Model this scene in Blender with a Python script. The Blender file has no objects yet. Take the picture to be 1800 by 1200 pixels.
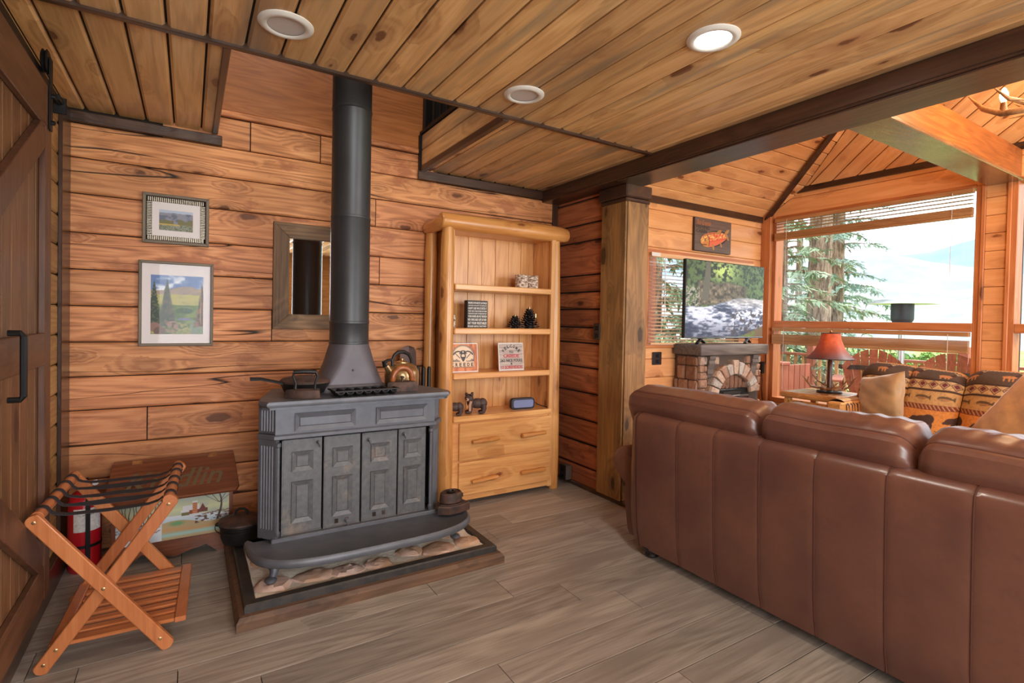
import bpy, bmesh, math, random
import numpy as np
from mathutils import Vector, Matrix
random.seed(7)
SC = bpy.context.scene
COL = SC.collection
PI = math.pi
# ---------------------------------------------------------------- camera
FPX, YAW, PIT, ROL = 917.7, math.radians(31.72), math.radians(-0.97), math.radians(1.13)
fw = Vector((math.sin(YAW)*math.cos(PIT), math.cos(YAW)*math.cos(PIT), math.sin(PIT)))
rt = Vector((math.cos(YAW), -math.sin(YAW), 0)); up = rt.cross(fw)
r2 = rt*math.cos(ROL)+up*math.sin(ROL); u2 = -rt*math.sin(ROL)+up*math.cos(ROL)
cd = bpy.data.cameras.new('camera'); cam = bpy.data.objects.new('camera', cd); COL.objects.link(cam)
cd.sensor_width = 36; cd.lens = FPX/1800*36; cd.shift_y = -23.2/1800; cd.clip_start = .02; cd.clip_end = 900
M = Matrix((r2, u2, -fw)).transposed().to_4x4(); M.translation = (0, 0, 1.25); cam.matrix_world = M
SC.camera = cam
# ---------------------------------------------------------------- exposure, sky, lights
SC.view_settings.view_transform = 'Standard'; SC.view_settings.look = 'None'
SC.view_settings.gamma = 1; SC.view_settings.use_curve_mapping = False
SC.view_settings.exposure = 0.3
W = bpy.data.worlds.new('sky'); SC.world = W; W.use_nodes = True
bg = W.node_tree.nodes['Background']; bg.inputs[0].default_value = (.86, .93, 1, 1); bg.inputs[1].default_value = 2.6
def light(kind, name, loc, power, col=(1, 1, 1), size=(1, 1), rot=(0, 0, 0), **k):
    d = bpy.data.lights.new(name, kind); d.energy = power; d.color = col
    if kind == 'AREA':
        d.shape = 'RECTANGLE'; d.size, d.size_y = size
    for a, b in k.items(): setattr(d, a, b)
    o = bpy.data.objects.new(name, d); COL.objects.link(o); o.location = loc; o.rotation_euler = rot
    return o
light('SUN', 'sun', (12, -6, 14), 3.2, (1, .95, .86), rot=(math.radians(12), math.radians(42), 0), angle=math.radians(2))
# added fill lights, set in unseen south openings of the room and the sunroom
light('AREA', 'south_fill_light', (.42, -2.46, 1.35), 98, (.93, .96, 1), (1.6, 1.5), (PI/2, 0, 0))
light('AREA', 'sunroom_south_fill_light', (3.9, -2.46, 1.5), 95, (.95, .97, 1), (2.0, 1.9), (PI/2, 0, 0))
light('AREA', 'loft_fill_light', (.6, 2.35, 3.3), 10, (1, .9, .78), (.9, .7), (math.radians(75), 0, 0))  # added fill to brighten the pipe well; no loft window is built
# ---------------------------------------------------------------- node helper
def srgb(h, g=None, b=None):
    if g is not None: c = (h/255, g/255, b/255)
    else: c = h
    return tuple((x/12.92 if x <= .04045 else ((x+.055)/1.055)**2.4) for x in c)+(1,)
class N:
    def __init__(s, name):
        s.m = bpy.data.materials.new(name); s.m.use_nodes = True; s.t = s.m.node_tree
        s.b = s.t.nodes['Principled BSDF']; s.o = s.t.nodes['Material Output']
    def n(s, typ, **k):
        x = s.t.nodes.new(typ)
        for a, v in k.items():
            if a.startswith('i_'): s.set(x.inputs[a[2:].replace('_', ' ')], v)
            else: setattr(x, a, v)
        return x
    def set(s, inp, v):
        if hasattr(v, 'is_linked') or hasattr(v, 'links'): s.t.links.new(v, inp)
        else: inp.default_value = v
    def math(s, op, a, b=0., c=None, clamp=False):
        x = s.t.nodes.new('ShaderNodeMath'); x.operation = op; x.use_clamp = clamp
        s.set(x.inputs[0], a); s.set(x.inputs[1], b)
        if c is not None: s.set(x.inputs[2], c)
        return x.outputs[0]
    def vm(s, op, a, b):
        x = s.t.nodes.new('ShaderNodeVectorMath'); x.operation = op
        s.set(x.inputs[0], a); s.set(x.inputs[1], b); return x.outputs[0]
    def noise(s, vec, scale=1., detail=2., rough=.5, dist=0.):
        x = s.n('ShaderNodeTexNoise'); s.set(x.inputs['Vector'], vec); x.inputs['Scale'].default_value = scale
        x.inputs['Detail'].default_value = detail; x.inputs['Roughness'].default_value = rough; x.inputs['Distortion'].default_value = dist
        return x.outputs[0]
    def ramp(s, f, stops, interp='LINEAR'):
        x = s.n('ShaderNodeValToRGB'); s.set(x.inputs[0], f); cr = x.color_ramp; cr.interpolation = interp
        while len(cr.elements) < len(stops): cr.elements.new(.5)
        for e, (p, c) in zip(cr.elements, stops):
            e.position = p; e.color = c if not isinstance(c, (int, float)) else (c, c, c, 1)
        return x.outputs[0]
    def mix(s, f, a, b, mode='MIX'):
        x = s.n('ShaderNodeMix', data_type='RGBA', blend_type=mode); s.set(x.inputs[0], f)
        s.set(x.inputs[6], a); s.set(x.inputs[7], b); return x.outputs[2]
    def maprange(s, v, a, b, c=0., d=1.):
        x = s.n('ShaderNodeMapRange'); s.set(x.inputs[0], v)
        for i, q in enumerate((a, b, c, d)): x.inputs[i+1].default_value = q
        return x.outputs[0]
    def bump(s, h, st=.2, dist=.01):
        x = s.n('ShaderNodeBump'); x.inputs['Strength'].default_value = st; x.inputs['Distance'].default_value = dist
        s.set(x.inputs['Height'], h); s.t.links.new(x.outputs[0], s.b.inputs['Normal'])
    def out(s, col=None, rough=.5, metal=0., **k):
        if col is not None: s.set(s.b.inputs['Base Color'], col)
        s.set(s.b.inputs['Roughness'], rough); s.b.inputs['Metallic'].default_value = metal
        for a, v in k.items(): s.set(s.b.inputs[a.replace('_', ' ')], v)
        return s.m
    def obj(s, rand=True):
        v = s.n('ShaderNodeTexCoord').outputs['Object']
        if rand:
            r = s.n('ShaderNodeObjectInfo').outputs['Random']
            c = s.n('ShaderNodeCombineXYZ'); s.set(c.inputs[0], s.math('MULTIPLY', r, 37.)); s.set(c.inputs[1], s.math('MULTIPLY', r, 91.)); s.set(c.inputs[2], s.math('MULTIPLY', r, 53.))
            v = s.vm('ADD', v, c.outputs[0])
        return v
def wood(name, light_, mid, dark, ax='X', knot=1., knotcol=None, streak=None, streak_amt=.5, crack=0., rough=.5,
         bump=.15, coat=0., fine=1., var=.16, ks=1., rings=11., cg=1., patch=None, spec=.35):
    """long-grained wood: contour-line grain, fine pores, knots, optional stain streaks and drying cracks"""
    s = N(name); v = s.obj()
    i = 'XYZ'.index(ax); lo = [1., 1., 1.]
    def sc(al, ac):
        q = [ac]*3; q[i] = al; return s.vm('MULTIPLY', v, tuple(q))
    big = s.noise(sc(.7, 6.), 1, 2, .45)
    vor = s.n('ShaderNodeTexVoronoi'); s.set(vor.inputs['Vector'], s.vm('ADD', sc(3.2*ks, 8.*ks), s.vm('MULTIPLY', s.n('ShaderNodeTexNoise', i_Vector=sc(5, 9)).outputs[1], (.12, .12, .12)))); vor.inputs['Scale'].default_value = 1
    sep = s.n('ShaderNodeSeparateColor'); s.set(sep.inputs[0], vor.outputs['Color'])
    keep = s.maprange(sep.outputs[0], 1-.38*knot-.02, 1-.38*knot+.02)
    size = s.math('MULTIPLY_ADD', sep.outputs[1], .16, .07)
    dn = s.math('DIVIDE', vor.outputs['Distance'], size)
    near = s.math('MULTIPLY', keep, s.maprange(dn, 3.5, .6))
    core = s.math('MULTIPLY', keep, s.maprange(dn, 1.05, .8))
    cont = s.math('SINE', s.math('MULTIPLY', s.math('MULTIPLY_ADD', near, .28, big), rings*6.3))
    cont = s.math('MULTIPLY_ADD', cont, .5, .5)
    fi = s.noise(sc(4., 95.), 1, 3, .6)
    t = s.math('ADD', s.math('MULTIPLY', cont, .22*cg), s.math('MULTIPLY', fi, .9*fine))
    col = s.ramp(t, [(.12, light_), (.55, mid), (1., dark)])
    bl = s.noise(sc(.9, 2.2), 1, 3, .6)
    col = s.mix(s.maprange(bl, .42, .68, 0, .55), col, s.mix(.5, dark, mid))
    if patch:
        col = s.mix(s.maprange(s.noise(sc(1.6, 3.), 2.2, 4, .65), .57, .66, 0, .65), col, patch)
    if streak:
        sn = s.noise(sc(.55, 5.5), 1.3, 4, .55)
        col = s.mix(s.maprange(sn, .52, .66, 0, streak_amt), col, s.mix(s.math('MULTIPLY', fi, .7), streak, mid))
    kc = knotcol or tuple(x*.42 for x in dark[:3])+(1,)
    col = s.mix(s.math('MULTIPLY', near, .55), col, s.mix(.35, dark, kc))
    col = s.mix(s.math('MULTIPLY', core, .85), col, kc)
    h = s.math('ADD', s.math('MULTIPLY', cont, .3), s.math('MULTIPLY', fi, .5))
    if crack:
        cn = s.noise(sc(.16, 3.2), 1.1, 3, .45)
        line = s.maprange(s.math('ABSOLUTE', s.math('SUBTRACT', cn, .5)), .0012+.0026*crack, .0004)
        gate = s.maprange(s.noise(sc(.5, 2.), 1.7, 1), .44, .5)
        cm = s.math('MULTIPLY', line, gate)
        col = s.mix(cm, col, (.012, .008, .006, 1)); h = s.math('SUBTRACT', h, s.math('MULTIPLY', cm, 4.))
    r = s.n('ShaderNodeObjectInfo').outputs['Random']
    hs = s.n('ShaderNodeHueSaturation'); s.set(hs.inputs['Color'], col)
    s.set(hs.inputs['Value'], s.maprange(r, 0, 1, 1-var, 1+var)); s.set(hs.inputs['Hue'], s.maprange(s.math('FRACT', s.math('MULTIPLY', r, 17.)), 0, 1, .5-.004*var/.16, .5+.006*var/.16))
    s.bump(h, bump, .006)
    return s.out(hs.outputs[0], rough, 0, Coat_Weight=coat, Coat_Roughness=.25, Specular_IOR_Level=spec)
def plain(name, col, rough=.5, metal=0., nz=0., nscale=30., bump=0., coat=0., spec=.5, col2=None, **k):
    s = N(name); v = s.obj()
    c = col
    if nz or bump or col2:
        n = s.noise(v, nscale, 4, .6)
        if col2: c = s.mix(s.maprange(n, .4, .62), col, col2)
        elif nz: c = s.mix(s.maprange(n, .3, .7), tuple(x*(1-nz) for x in col[:3])+(1,), tuple(min(1, x*(1+nz)) for x in col[:3])+(1,))
        if bump: s.bump(n, bump, .004)
    return s.out(c, rough, metal, Coat_Weight=coat, Specular_IOR_Level=spec, **k)
def emit(name, col, st):
    s = N(name); return s.out(col, .5, 0, Emission_Color=col, Emission_Strength=st)
def painted(name, arr, rough=.5, emis=0., coat=0.):
    """flat print (picture, screen, printed cloth) computed here as pixels, laid on by the mesh's own UV map"""
    for _ in range(2):
        p_ = np.pad(arr, ((1, 1), (1, 1), (0, 0)), mode='edge'); arr = (p_[1:-1, 1:-1]*2+p_[:-2, 1:-1]+p_[2:, 1:-1]+p_[1:-1, :-2]+p_[1:-1, 2:])/6
    h, w = arr.shape[:2]
    im = bpy.data.images.new(name, w, h); px = np.ones((h, w, 4), np.float32); px[..., :3] = np.clip(arr[::-1], 0, 1)
    im.pixels.foreach_set(px.ravel()); im.update(); im.pack()
    s = N(name); t = s.n('ShaderNodeTexImage', image=im)
    kw = dict(Emission_Color=t.outputs[0], Emission_Strength=emis) if emis else {}
    return s.out(t.outputs[0], rough, 0, Coat_Weight=coat, **kw)
# ---------------------------------------------------------------- mesh builder
def V3(*a): return Vector(a)
class B:
    def __init__(s): s.bm = bmesh.new(); s.uv = None
    def face(s, vs):
        try: return s.bm.faces.new(vs)
        except ValueError: return None
    def box(s, lo, hi, bev=0., M=None, seg=1):
        lo = Vector(lo); hi = Vector(hi)
        g = bmesh.ops.create_cube(s.bm, size=1)['verts']
        for v in g: v.co = Vector([lo[i] if v.co[i] < 0 else hi[i] for i in range(3)])
        if bev:
            es = list({e for v in g for e in v.link_edges})
            r = bmesh.ops.bevel(s.bm, geom=es, offset=bev, segments=seg, profile=.6, affect='EDGES')
            g = list({v for f in r['faces'] for v in f.verts} | {v for v in g if v.is_valid})
        if M is not None:
            for v in g: v.co = M @ v.co
        return s
    def bar(s, p, q, w, h, bev=0., upv=(0, 0, 1), ext=0.):
        """box beam from p to q, width w (sideways), height h (along upv)"""
        p = Vector(p); q = Vector(q); d = (q-p); L = d.length; d.normalize()
        x = d.cross(Vector(upv)).normalized(); z = x.cross(d)
        Mx = Matrix((x, d, z)).transposed().to_4x4(); Mx.translation = p
        return s.box((-w/2, -ext, -h/2), (w/2, L+ext, h/2), bev, Mx)
    def rings(s, rs, cap=True, closed=True):
        vr = [[s.bm.verts.new(c) for c in r] for r in rs]
        n = len(vr[0])
        for a, b in zip(vr, vr[1:]):
            for i in range(n if closed else n-1): s.face((a[i], a[(i+1) % n], b[(i+1) % n], b[i]))
        if cap: s.face(vr[0][::-1]); s.face(vr[-1])
        return s
    def tube(s, pts, rad, n=8, cap=True, flat=None):
        pts = [Vector(p) for p in pts]
        if not hasattr(rad, '__len__'): rad = [rad]*len(pts)
        rs = []; px = None
        for i, p in enumerate(pts):
            d = (pts[min(i+1, len(pts)-1)]-pts[max(i-1, 0)])
            d = d.normalized() if d.length > 1e-9 else Vector((0, 0, 1))
            if px is None:
                px = d.orthogonal().normalized()
            x = (px-d*px.dot(d)); x = x.normalized() if x.length > 1e-6 else d.orthogonal().normalized(); px = x
            y = d.cross(x)
            rs.append([p+(x*math.cos(2*PI*j/n)+y*math.sin(2*PI*j/n)*(flat or 1))*rad[i] for j in range(n)])
        return s.rings(rs, cap)
    def lathe(s, prof, c=(0, 0, 0), n=24, axis='Z', sx=1, sy=1, cap=True):
        c = Vector(c); rs = []
        for r, z in prof:
            ring = []
            for j in range(n):
                a = 2*PI*j/n; x, y = r*math.cos(a)*sx, r*math.sin(a)*sy
                ring.append(c+(V3(x, y, z) if axis == 'Z' else V3(x, -z, y) if axis == 'Y' else V3(z, x, y)))
            rs.append(ring)
        return s.rings(rs, cap)
    def prism(s, poly, f0, f1):
        """poly: 2-D points; f0,f1 map (a,b)->3-D for the two end faces"""
        return s.rings([[Vector(f0(*p)) for p in poly], [Vector(f1(*p)) for p in poly]])
    def ball(s, c, r, n=12, m=8, sc=(1, 1, 1), M=None):
        c = Vector(c); rs = []
        for i in range(m+1):
            t = PI*i/m; q = max(math.sin(t), .02)
            rs.append([c+Vector((r*q*math.cos(2*PI*j/n)*sc[0], r*q*math.sin(2*PI*j/n)*sc[1], -r*math.cos(t)*sc[2])) for j in range(n)])
        if M is not None: rs = [[M @ p for p in r_] for r_ in rs]
        return s.rings(rs)
    def grid(s, f, nu, nv, uv=True, thick=None):
        """surface f(u,v) with UVs; u,v in 0..1"""
        vs = [[s.bm.verts.new(f(i/nu, j/nv)) for j in range(nv+1)] for i in range(nu+1)]
        ul = s.bm.loops.layers.uv.verify()
        for i in range(nu):
            for j in range(nv):
                fc = s.face((vs[i][j], vs[i+1][j], vs[i+1][j+1], vs[i][j+1]))
                if fc:
                    for lp, (a, b) in zip(fc.loops, ((i, j), (i+1, j), (i+1, j+1), (i, j+1))): lp[ul].uv = (a/nu, b/nv)
        return s
    def quad(s, a, b, c, d):
        """quad with UV 0..1 : a=(0,0) b=(1,0) c=(1,1) d=(0,1)"""
        ul = s.bm.loops.layers.uv.verify(); f = s.face([s.bm.verts.new(p) for p in (a, b, c, d)])
        for lp, u in zip(f.loops, ((0, 0), (1, 0), (1, 1), (0, 1))): lp[ul].uv = u
        return s
    def poly(s, pts): s.face([s.bm.verts.new(p) for p in pts]); return s
    def xf(s, M):
        for v in s.bm.verts: v.co = M @ v.co
        return s
    def mesh(s, name, mat, smooth=None, norm=True):
        if norm: bmesh.ops.recalc_face_normals(s.bm, faces=s.bm.faces)
        me = bpy.data.meshes.new(name); s.bm.to_mesh(me); s.bm.free()
        if mat: me.materials.append(mat)
        if smooth:
            me.polygons.foreach_set('use_smooth', [True]*len(me.polygons))
            try: me.set_sharp_from_angle(angle=math.radians(smooth if smooth is not True else 40))
            except Exception: pass
        return me
def link(name, me, parent=None):
    o = bpy.data.objects.new(name, me); COL.objects.link(o)
    if parent is not None: o.parent = parent
    return o
def tag(o, label=None, cat=None, group=None, kind=None):
    if label: o['label'] = label
    if cat: o['category'] = cat
    if group: o['group'] = group
    if kind: o['kind'] = kind
    return o
def thing(name, label, cat, loc=(0, 0, 0), rz=0., group=None):
    o = link(name, None); o.location = loc; o.rotation_euler = (0, 0, rz); o.empty_display_size = .05
    return tag(o, label, cat, group)
def Winv(root):
    """world -> local matrix of a thing (location and z-turn), so a part may be modelled in room coordinates"""
    return (Matrix.Translation(root.location) @ Matrix.Rotation(root.rotation_euler[2], 4, 'Z')).inverted()
SCAM = Matrix.Translation((0, 0, 1.25)) @ Matrix.Scale(.97, 4) @ Matrix.Translation((0, 0, -1.25))
def part(name, b, mat, parent, label=None, smooth=None, world=None, kind=None, raw=False):
    if world is not None:
        if world.name == 'wood_stove' and not raw: b.xf(SCAM)
        b.xf(Winv(world))
    o = link(name, b.mesh(name, mat, smooth), parent)
    if label: o['label'] = label
    if kind: o['kind'] = kind
    return o
def solo(name, b, mat, label, cat, loc=(0, 0, 0), rz=0., group=None, smooth=None, world=False):
    o = link(name, None); bpy.data.objects.remove(o)
    T = Matrix.Translation(loc) @ Matrix.Rotation(rz, 4, 'Z')
    if world: b.xf(T.inverted())
    o = link(name, b.mesh(name, mat, smooth)); o.location = loc; o.rotation_euler = (0, 0, rz)
    return tag(o, label, cat, group)
def struct(name, b, mat, smooth=None, kind='structure', parent=None):
    o = link(name, b.mesh(name, mat, smooth), parent)
    if parent is None: o['kind'] = kind
    return o
def copy_tree(o, parent=None, label=None):
    c = o.copy(); COL.objects.link(c)
    if parent is not None: c.parent = parent
    for ch in list(o.children): copy_tree(ch, c)
    if label: c['label'] = label
    return c
def clip(poly, a, b, c):
    """keep the side a*x+b*y<=c of a convex polygon"""
    out = []
    for i in range(len(poly)):
        p, q = poly[i], poly[(i+1) % len(poly)]
        dp, dq = a*p[0]+b*p[1]-c, a*q[0]+b*q[1]-c
        if dp <= 0: out.append(p)
        if (dp < 0 < dq) or (dq < 0 < dp):
            t = dp/(dp-dq); out.append((p[0]+(q[0]-p[0])*t, p[1]+(q[1]-p[1])*t))
    return out
PLN = []
def planks(name, mat, parent, O, U, Vv, poly, width, gap=.003, th=.016, ang=0., off=0., bounds=None, cuts=None, cham=.004, jit=0., lift=0.):
    """boards laid on the plane O+x*U+y*V inside a convex polygon; strips run along angle ang (0 = along U).
    cuts(i) gives the end joints of strip i, in distance along the strip"""
    O = Vector(O); U = Vector(U).normalized(); Vv = Vector(Vv).normalized(); Nn = U.cross(Vv)
    ca, sa = math.cos(ang), math.sin(ang)
    R = [(x*ca+y*sa, -x*sa+y*ca) for x, y in poly]
    y0, y1 = min(p[1] for p in R), max(p[1] for p in R)
    if bounds is None:
        bounds = []; y = off-math.ceil((off-y0)/width)*width if width else y0
        while y < y1+width: bounds.append(y); y += width
    k = 0
    for i, (a, b) in enumerate(zip(bounds, bounds[1:])):
        st = clip(clip(R, 0, 1, b-gap/2), 0, -1, -(a+gap/2))
        if len(st) < 3: continue
        xs = [p[0] for p in st]; jo = [min(xs)-1]+([c for c in cuts(i) if min(xs)+.05 < c < max(xs)-.05] if cuts else [])+[max(xs)+1]
        for c0, c1 in zip(jo, jo[1:]):
            pc = clip(clip(st, 1, 0, c1-gap/2), -1, 0, -(c0+gap/2))
            if len(pc) < 3: continue
            ar = abs(sum(pc[j][0]*pc[(j+1) % len(pc)][1]-pc[(j+1) % len(pc)][0]*pc[j][1] for j in range(len(pc))))/2
            if ar < 2e-4: continue
            cx = sum(p[0] for p in pc)/len(pc); cy = sum(p[1] for p in pc)/len(pc)
            t_ = th+random.uniform(-jit, jit)
            def at(p, h, ins):
                x, y = p
                if ins: y = min(max(y, a+gap/2+ins), b-gap/2-ins)
                return Vector((x-cx, y-cy, h))
            bb = B(); bb.rings([[at(p, 0, 0) for p in pc], [at(p, t_-cham, 0) for p in pc], [at(p, t_, cham*1.2) for p in pc]])
            o = link(name, bb.mesh(name, mat), parent); k += 1
            ex = U*ca+Vv*sa; ey = -U*sa+Vv*ca
            Mx = Matrix((ex, ey, Nn)).transposed().to_4x4(); Mx.translation = O+ex*cx+ey*cy+Nn*lift
            o.matrix_basis = Mx
            if parent is None: o['kind'] = 'structure'
    return k
# ================================================================ materials
c = srgb
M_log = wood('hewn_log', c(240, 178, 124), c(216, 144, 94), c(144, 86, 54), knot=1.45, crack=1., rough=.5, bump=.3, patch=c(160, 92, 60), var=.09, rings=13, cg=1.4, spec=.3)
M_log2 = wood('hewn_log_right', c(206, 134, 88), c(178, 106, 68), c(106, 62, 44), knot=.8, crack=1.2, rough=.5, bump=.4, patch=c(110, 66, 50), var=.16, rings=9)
M_side = wood('left_siding', c(206, 168, 112), c(182, 140, 88), c(126, 90, 56), knot=.8, rough=.5, var=.1)
M_ceil = wood('ceiling_pine', c(240, 200, 146), c(222, 176, 120), c(172, 124, 84), knot=1.2, knotcol=c(104, 60, 40), streak=c(112, 110, 102), streak_amt=.95, rough=.36, bump=.06, coat=.15, var=.14, rings=8, fine=.9, cg=1.3)
M_sun = wood('sunroom_pine', c(242, 184, 130), c(226, 162, 106), c(184, 118, 74), knot=1.3, knotcol=c(110, 54, 30), rough=.35, bump=.05, coat=.15, var=.07, rings=7, fine=.7)
M_sunc = wood('sunroom_ceiling_pine', c(248, 198, 142), c(236, 174, 116), c(196, 126, 82), knot=1.6, knotcol=c(116, 58, 34), streak=c(176, 128, 92), streak_amt=.5, rough=.35, bump=.05, coat=.15, var=.09, rings=7, fine=.7)
M_floor = wood('grey_oak_floor', c(190, 181, 170), c(160, 150, 139), c(98, 89, 82), knot=.12, knotcol=c(96, 86, 78), streak=c(122, 112, 104), streak_amt=.85, rough=.4, bump=.08, var=.17, rings=10, ks=.9, spec=.4, cg=.9)
DK = (c(98, 66, 46), c(74, 50, 38), c(42, 30, 26))
M_dkX, M_dkY, M_dkZ = [wood('dark_stained_wood_'+a, *DK, ax=a, knot=1., rough=.32, bump=.12, var=.08, streak=c(34, 28, 28), streak_amt=.7, coat=.35) for a in 'XYZ']
M_post = wood('stained_post', c(186, 142, 88), c(156, 114, 68), c(88, 64, 44), ax='Z', knot=1.6, streak=c(64, 54, 44), streak_amt=.85, rough=.45, var=.1)
M_frX, M_frY, M_frZ = [wood('window_trim_'+a, c(220, 150, 96), c(196, 124, 74), c(148, 86, 50), ax=a, knot=.5, rough=.4, var=.06, rings=6) for a in 'XYZ']
M_ply = wood('plywood', c(206, 136, 80), c(184, 114, 64), c(126, 74, 42), knot=.2, rough=.5, var=.05, rings=16, bump=.05)
M_gap = plain('dark_gap', c(40, 28, 22), .9)
M_chink = plain('grey_chinking', c(128, 122, 112), .9, nz=.2, nscale=60, bump=.5)
M_steel = plain('black_painted_steel', c(34, 33, 34), .45, .6)
M_white = plain('white_trim', c(226, 222, 216), .4)
def tglass(nm='window_glass', g1=.8, g0=.04):
    s = N(nm); t = s.t
    tr = s.n('ShaderNodeBsdfTransparent'); gl = s.n('ShaderNodeBsdfGlossy'); gl.inputs['Roughness'].default_value = .01
    lw = s.n('ShaderNodeLayerWeight'); f = s.math('MULTIPLY_ADD', s.math('POWER', lw.outputs['Facing'], 4.), g1, g0); mx = s.n('ShaderNodeMixShader')
    t.links.new(f, mx.inputs[0]); t.links.new(tr.outputs[0], mx.inputs[1]); t.links.new(gl.outputs[0], mx.inputs[2]); t.links.new(mx.outputs[0], s.o.inputs[0])
    return s.m
M_glass = tglass()
M_pglass = tglass('picture_glass', .08, .004)
# ================================================================ room shell
XL, XR, YB, ZC, YS = -.53, 2.52, 3.42, 2.27, -2.5
XE, YN = 5.17, 3.32
def sbox(name, lo, hi, mat, bev=0., parent=None, **k): return struct(name, B().box(lo, hi, bev), mat, parent=parent, **k)
floor = sbox('floor', (-.62, YS-.1, -.08), (5.3, 3.6, -.012), M_gap)
def fcuts(i): r = random.Random(i*13+5); s = r.uniform(0, 1.25); return [-1.5+s+k*1.28 for k in range(7)]
def fc2(i): return [.855+.44*((i*7) % 3)-.44*3+k*1.28 for k in range(-2, 6)] if i % 2 else [.42+.37*((i*5) % 4)-.37*4+k*1.28 for k in range(-2, 7)]
planks('floor_board', M_floor, floor, (0, 0, -.012), (1, 0, 0), (0, 1, 0), [(-.55, YS), (5.17, YS), (5.17, 3.45), (-.55, 3.45)], .18, gap=.003, th=.012, off=2.15, cuts=fc2, cham=.001)
# back wall of hewn logs
wb = sbox('wall_back', (-.62, YB+.02, -.05), (2.72, YB+.2, 3.9), M_gap)
zb = [.0, .2, .378, .558, .74, .912, 1.091, 1.277, 1.463, 1.649, 1.846, 2.028, 2.2]
cut_b = {3: [-.19+.53], 6: [.42+.53], 10: [1.04+.53], 1: [.9], 8: [1.6], 4: [1.75]}
planks('log', M_log, wb, (XL, YB+.022, 0), (1, 0, 0), (0, 0, 1), [(0, 0), (3.05, 0), (3.05, 2.2), (0, 2.2)], 0, gap=.006, th=.02, bounds=zb, cuts=lambda i: cut_b.get(i, []), cham=.006, jit=.004)
planks('log_block', M_log, wb, (XL, YB+.022, 0), (1, 0, 0), (0, 0, 1), [(.4, 2.2), (2.0, 2.2), (2.0, 2.372), (.4, 2.372)], 0, gap=.006, th=.018, bounds=[2.2, 2.372], cuts=lambda i: [.825, 1.216, 1.5], cham=.005, jit=.006)
planks('ledge_board', M_log, wb, (XL, YB+.022, 0), (1, 0, 0), (0, 0, 1), [(.4, 2.376), (2.0, 2.376), (2.0, 2.412), (.4, 2.412)], 0, gap=.001, th=.03, bounds=[2.376, 2.412])
struct('plywood_panel', B().box((XL, YB, 2.414), (.92, YB+.02, 3.8), .001), M_ply, parent=wb)
struct('plywood_panel', B().box((.924, YB, 2.414), (1.36, YB+.02, 3.8), .001), M_ply, parent=wb)
# right wall of hewn logs
wr = sbox('wall_right', (XR+.025, 2.83, -.05), (2.70, 3.50, 2.27), M_gap)
zr = [.0, .155, .33, .505, .71, .9, 1.084, 1.2, 1.338, 1.467, 1.594, 1.848, 1.98, 2.16, 2.27]
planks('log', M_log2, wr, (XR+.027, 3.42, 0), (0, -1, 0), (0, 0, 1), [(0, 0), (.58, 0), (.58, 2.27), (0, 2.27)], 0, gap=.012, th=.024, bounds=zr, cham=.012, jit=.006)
# post at the end of the right wall, with its cap
tp = sbox('trim_1', (2.50, 2.605, 0), (2.70, 2.83, 2.1), M_post, .004)
struct('casing_board', B().box((2.488, 2.60, .03), (2.50, 2.84, 2.1), .003), M_post, parent=tp)
struct('casing_board', B().box((2.505, 2.593, .03), (2.70, 2.605, 2.1), .003), M_post, parent=tp)
bb = B(); prof = [(0, 2.06), (.018, 2.085), (.018, 2.178)]
for lo, hi in (((2.47, 2.575, 2.09), (2.71, 2.86, 2.178)), ((2.48, 2.585, 2.06), (2.705, 2.85, 2.09))): bb.box(lo, hi, .008)
struct('post_cap', bb, M_dkY, parent=tp)
# left wall: narrow siding
wl = sbox('wall_left', (XL-.2, YS-.1, -.05), (XL-.022, YB+.1, 2.27), M_gap)
planks('siding_board', M_side, wl, (XL-.02, YS, 0), (0, 1, 0), (0, 0, 1), [(0, 0), (5.92, 0), (5.92, 2.27), (0, 2.27)], .142, gap=.004, th=.02, cham=.008, cuts=lambda i: [2.1+.5*(i % 3)])
struct('trim_2', B().box((XL, 3.22, 0), (XL+.016, YB-.001, 2.25), .002), M_dkZ)
struct('trim_3', B().box((XR-.05, YB-.014, 0), (XR-.001, YB-.001, 2.18), .002), M_dkZ)
struct('baseboard_left', B().box((XL+.001, YS, 0), (XL+.03, 3.40, .13), .004), M_dkY)
struct('baseboard_right', B().box((XR-.022, 2.5, 0), (XR+.01, 3.22, .028), .004), M_dkY)
struct('trim_4', B().box((XL, YB-.02, 2.20), (.15, YB-.001, 2.255), .003), M_dkX)
struct('trim_5', B().box((1.325, YB-.02, 2.20), (2.37, YB-.001, 2.262), .003), M_dkX)
# main ceiling, boards run front to back, around the stove-pipe well
ce = sbox('ceiling', (XL-.1, YS-.1, 2.288), (2.45, 2.285, 2.36), M_gap)
struct('ceiling_backing', B().box((XL-.1, 2.285, 2.288), (.10, YB+.02, 2.36)).box((1.37, 2.285, 2.288), (2.45, YB+.02, 2.36)), M_gap, parent=ce)
def cpl(poly): planks('ceiling_board', M_ceil, ce, (0, 0, 2.287), (0, 1, 0), (1, 0, 0), poly, .126, gap=.008, th=.017, off=2.19, cham=.008)
cpl([(YS, XL), (2.262, XL), (2.262, 2.37), (YS, 2.37)])
cpl([(2.282, XL), (YB, XL), (YB, .112), (2.282, .112)])
cpl([(2.282, 1.36), (YB, 1.36), (YB, 2.37), (2.282, 2.37)])
struct('trim_6', B().box((XL, 2.258, 2.258), (2.37, 2.286, 2.288), .003), M_dkX)
struct('trim_7', B().box((.10, 2.286, 2.256), (.128, YB-.02, 2.29), .003), M_dkY)
struct('trim_8', B().box((1.335, 2.286, 2.25), (1.372, YB-.02, 2.285), .003), M_dkY)
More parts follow.
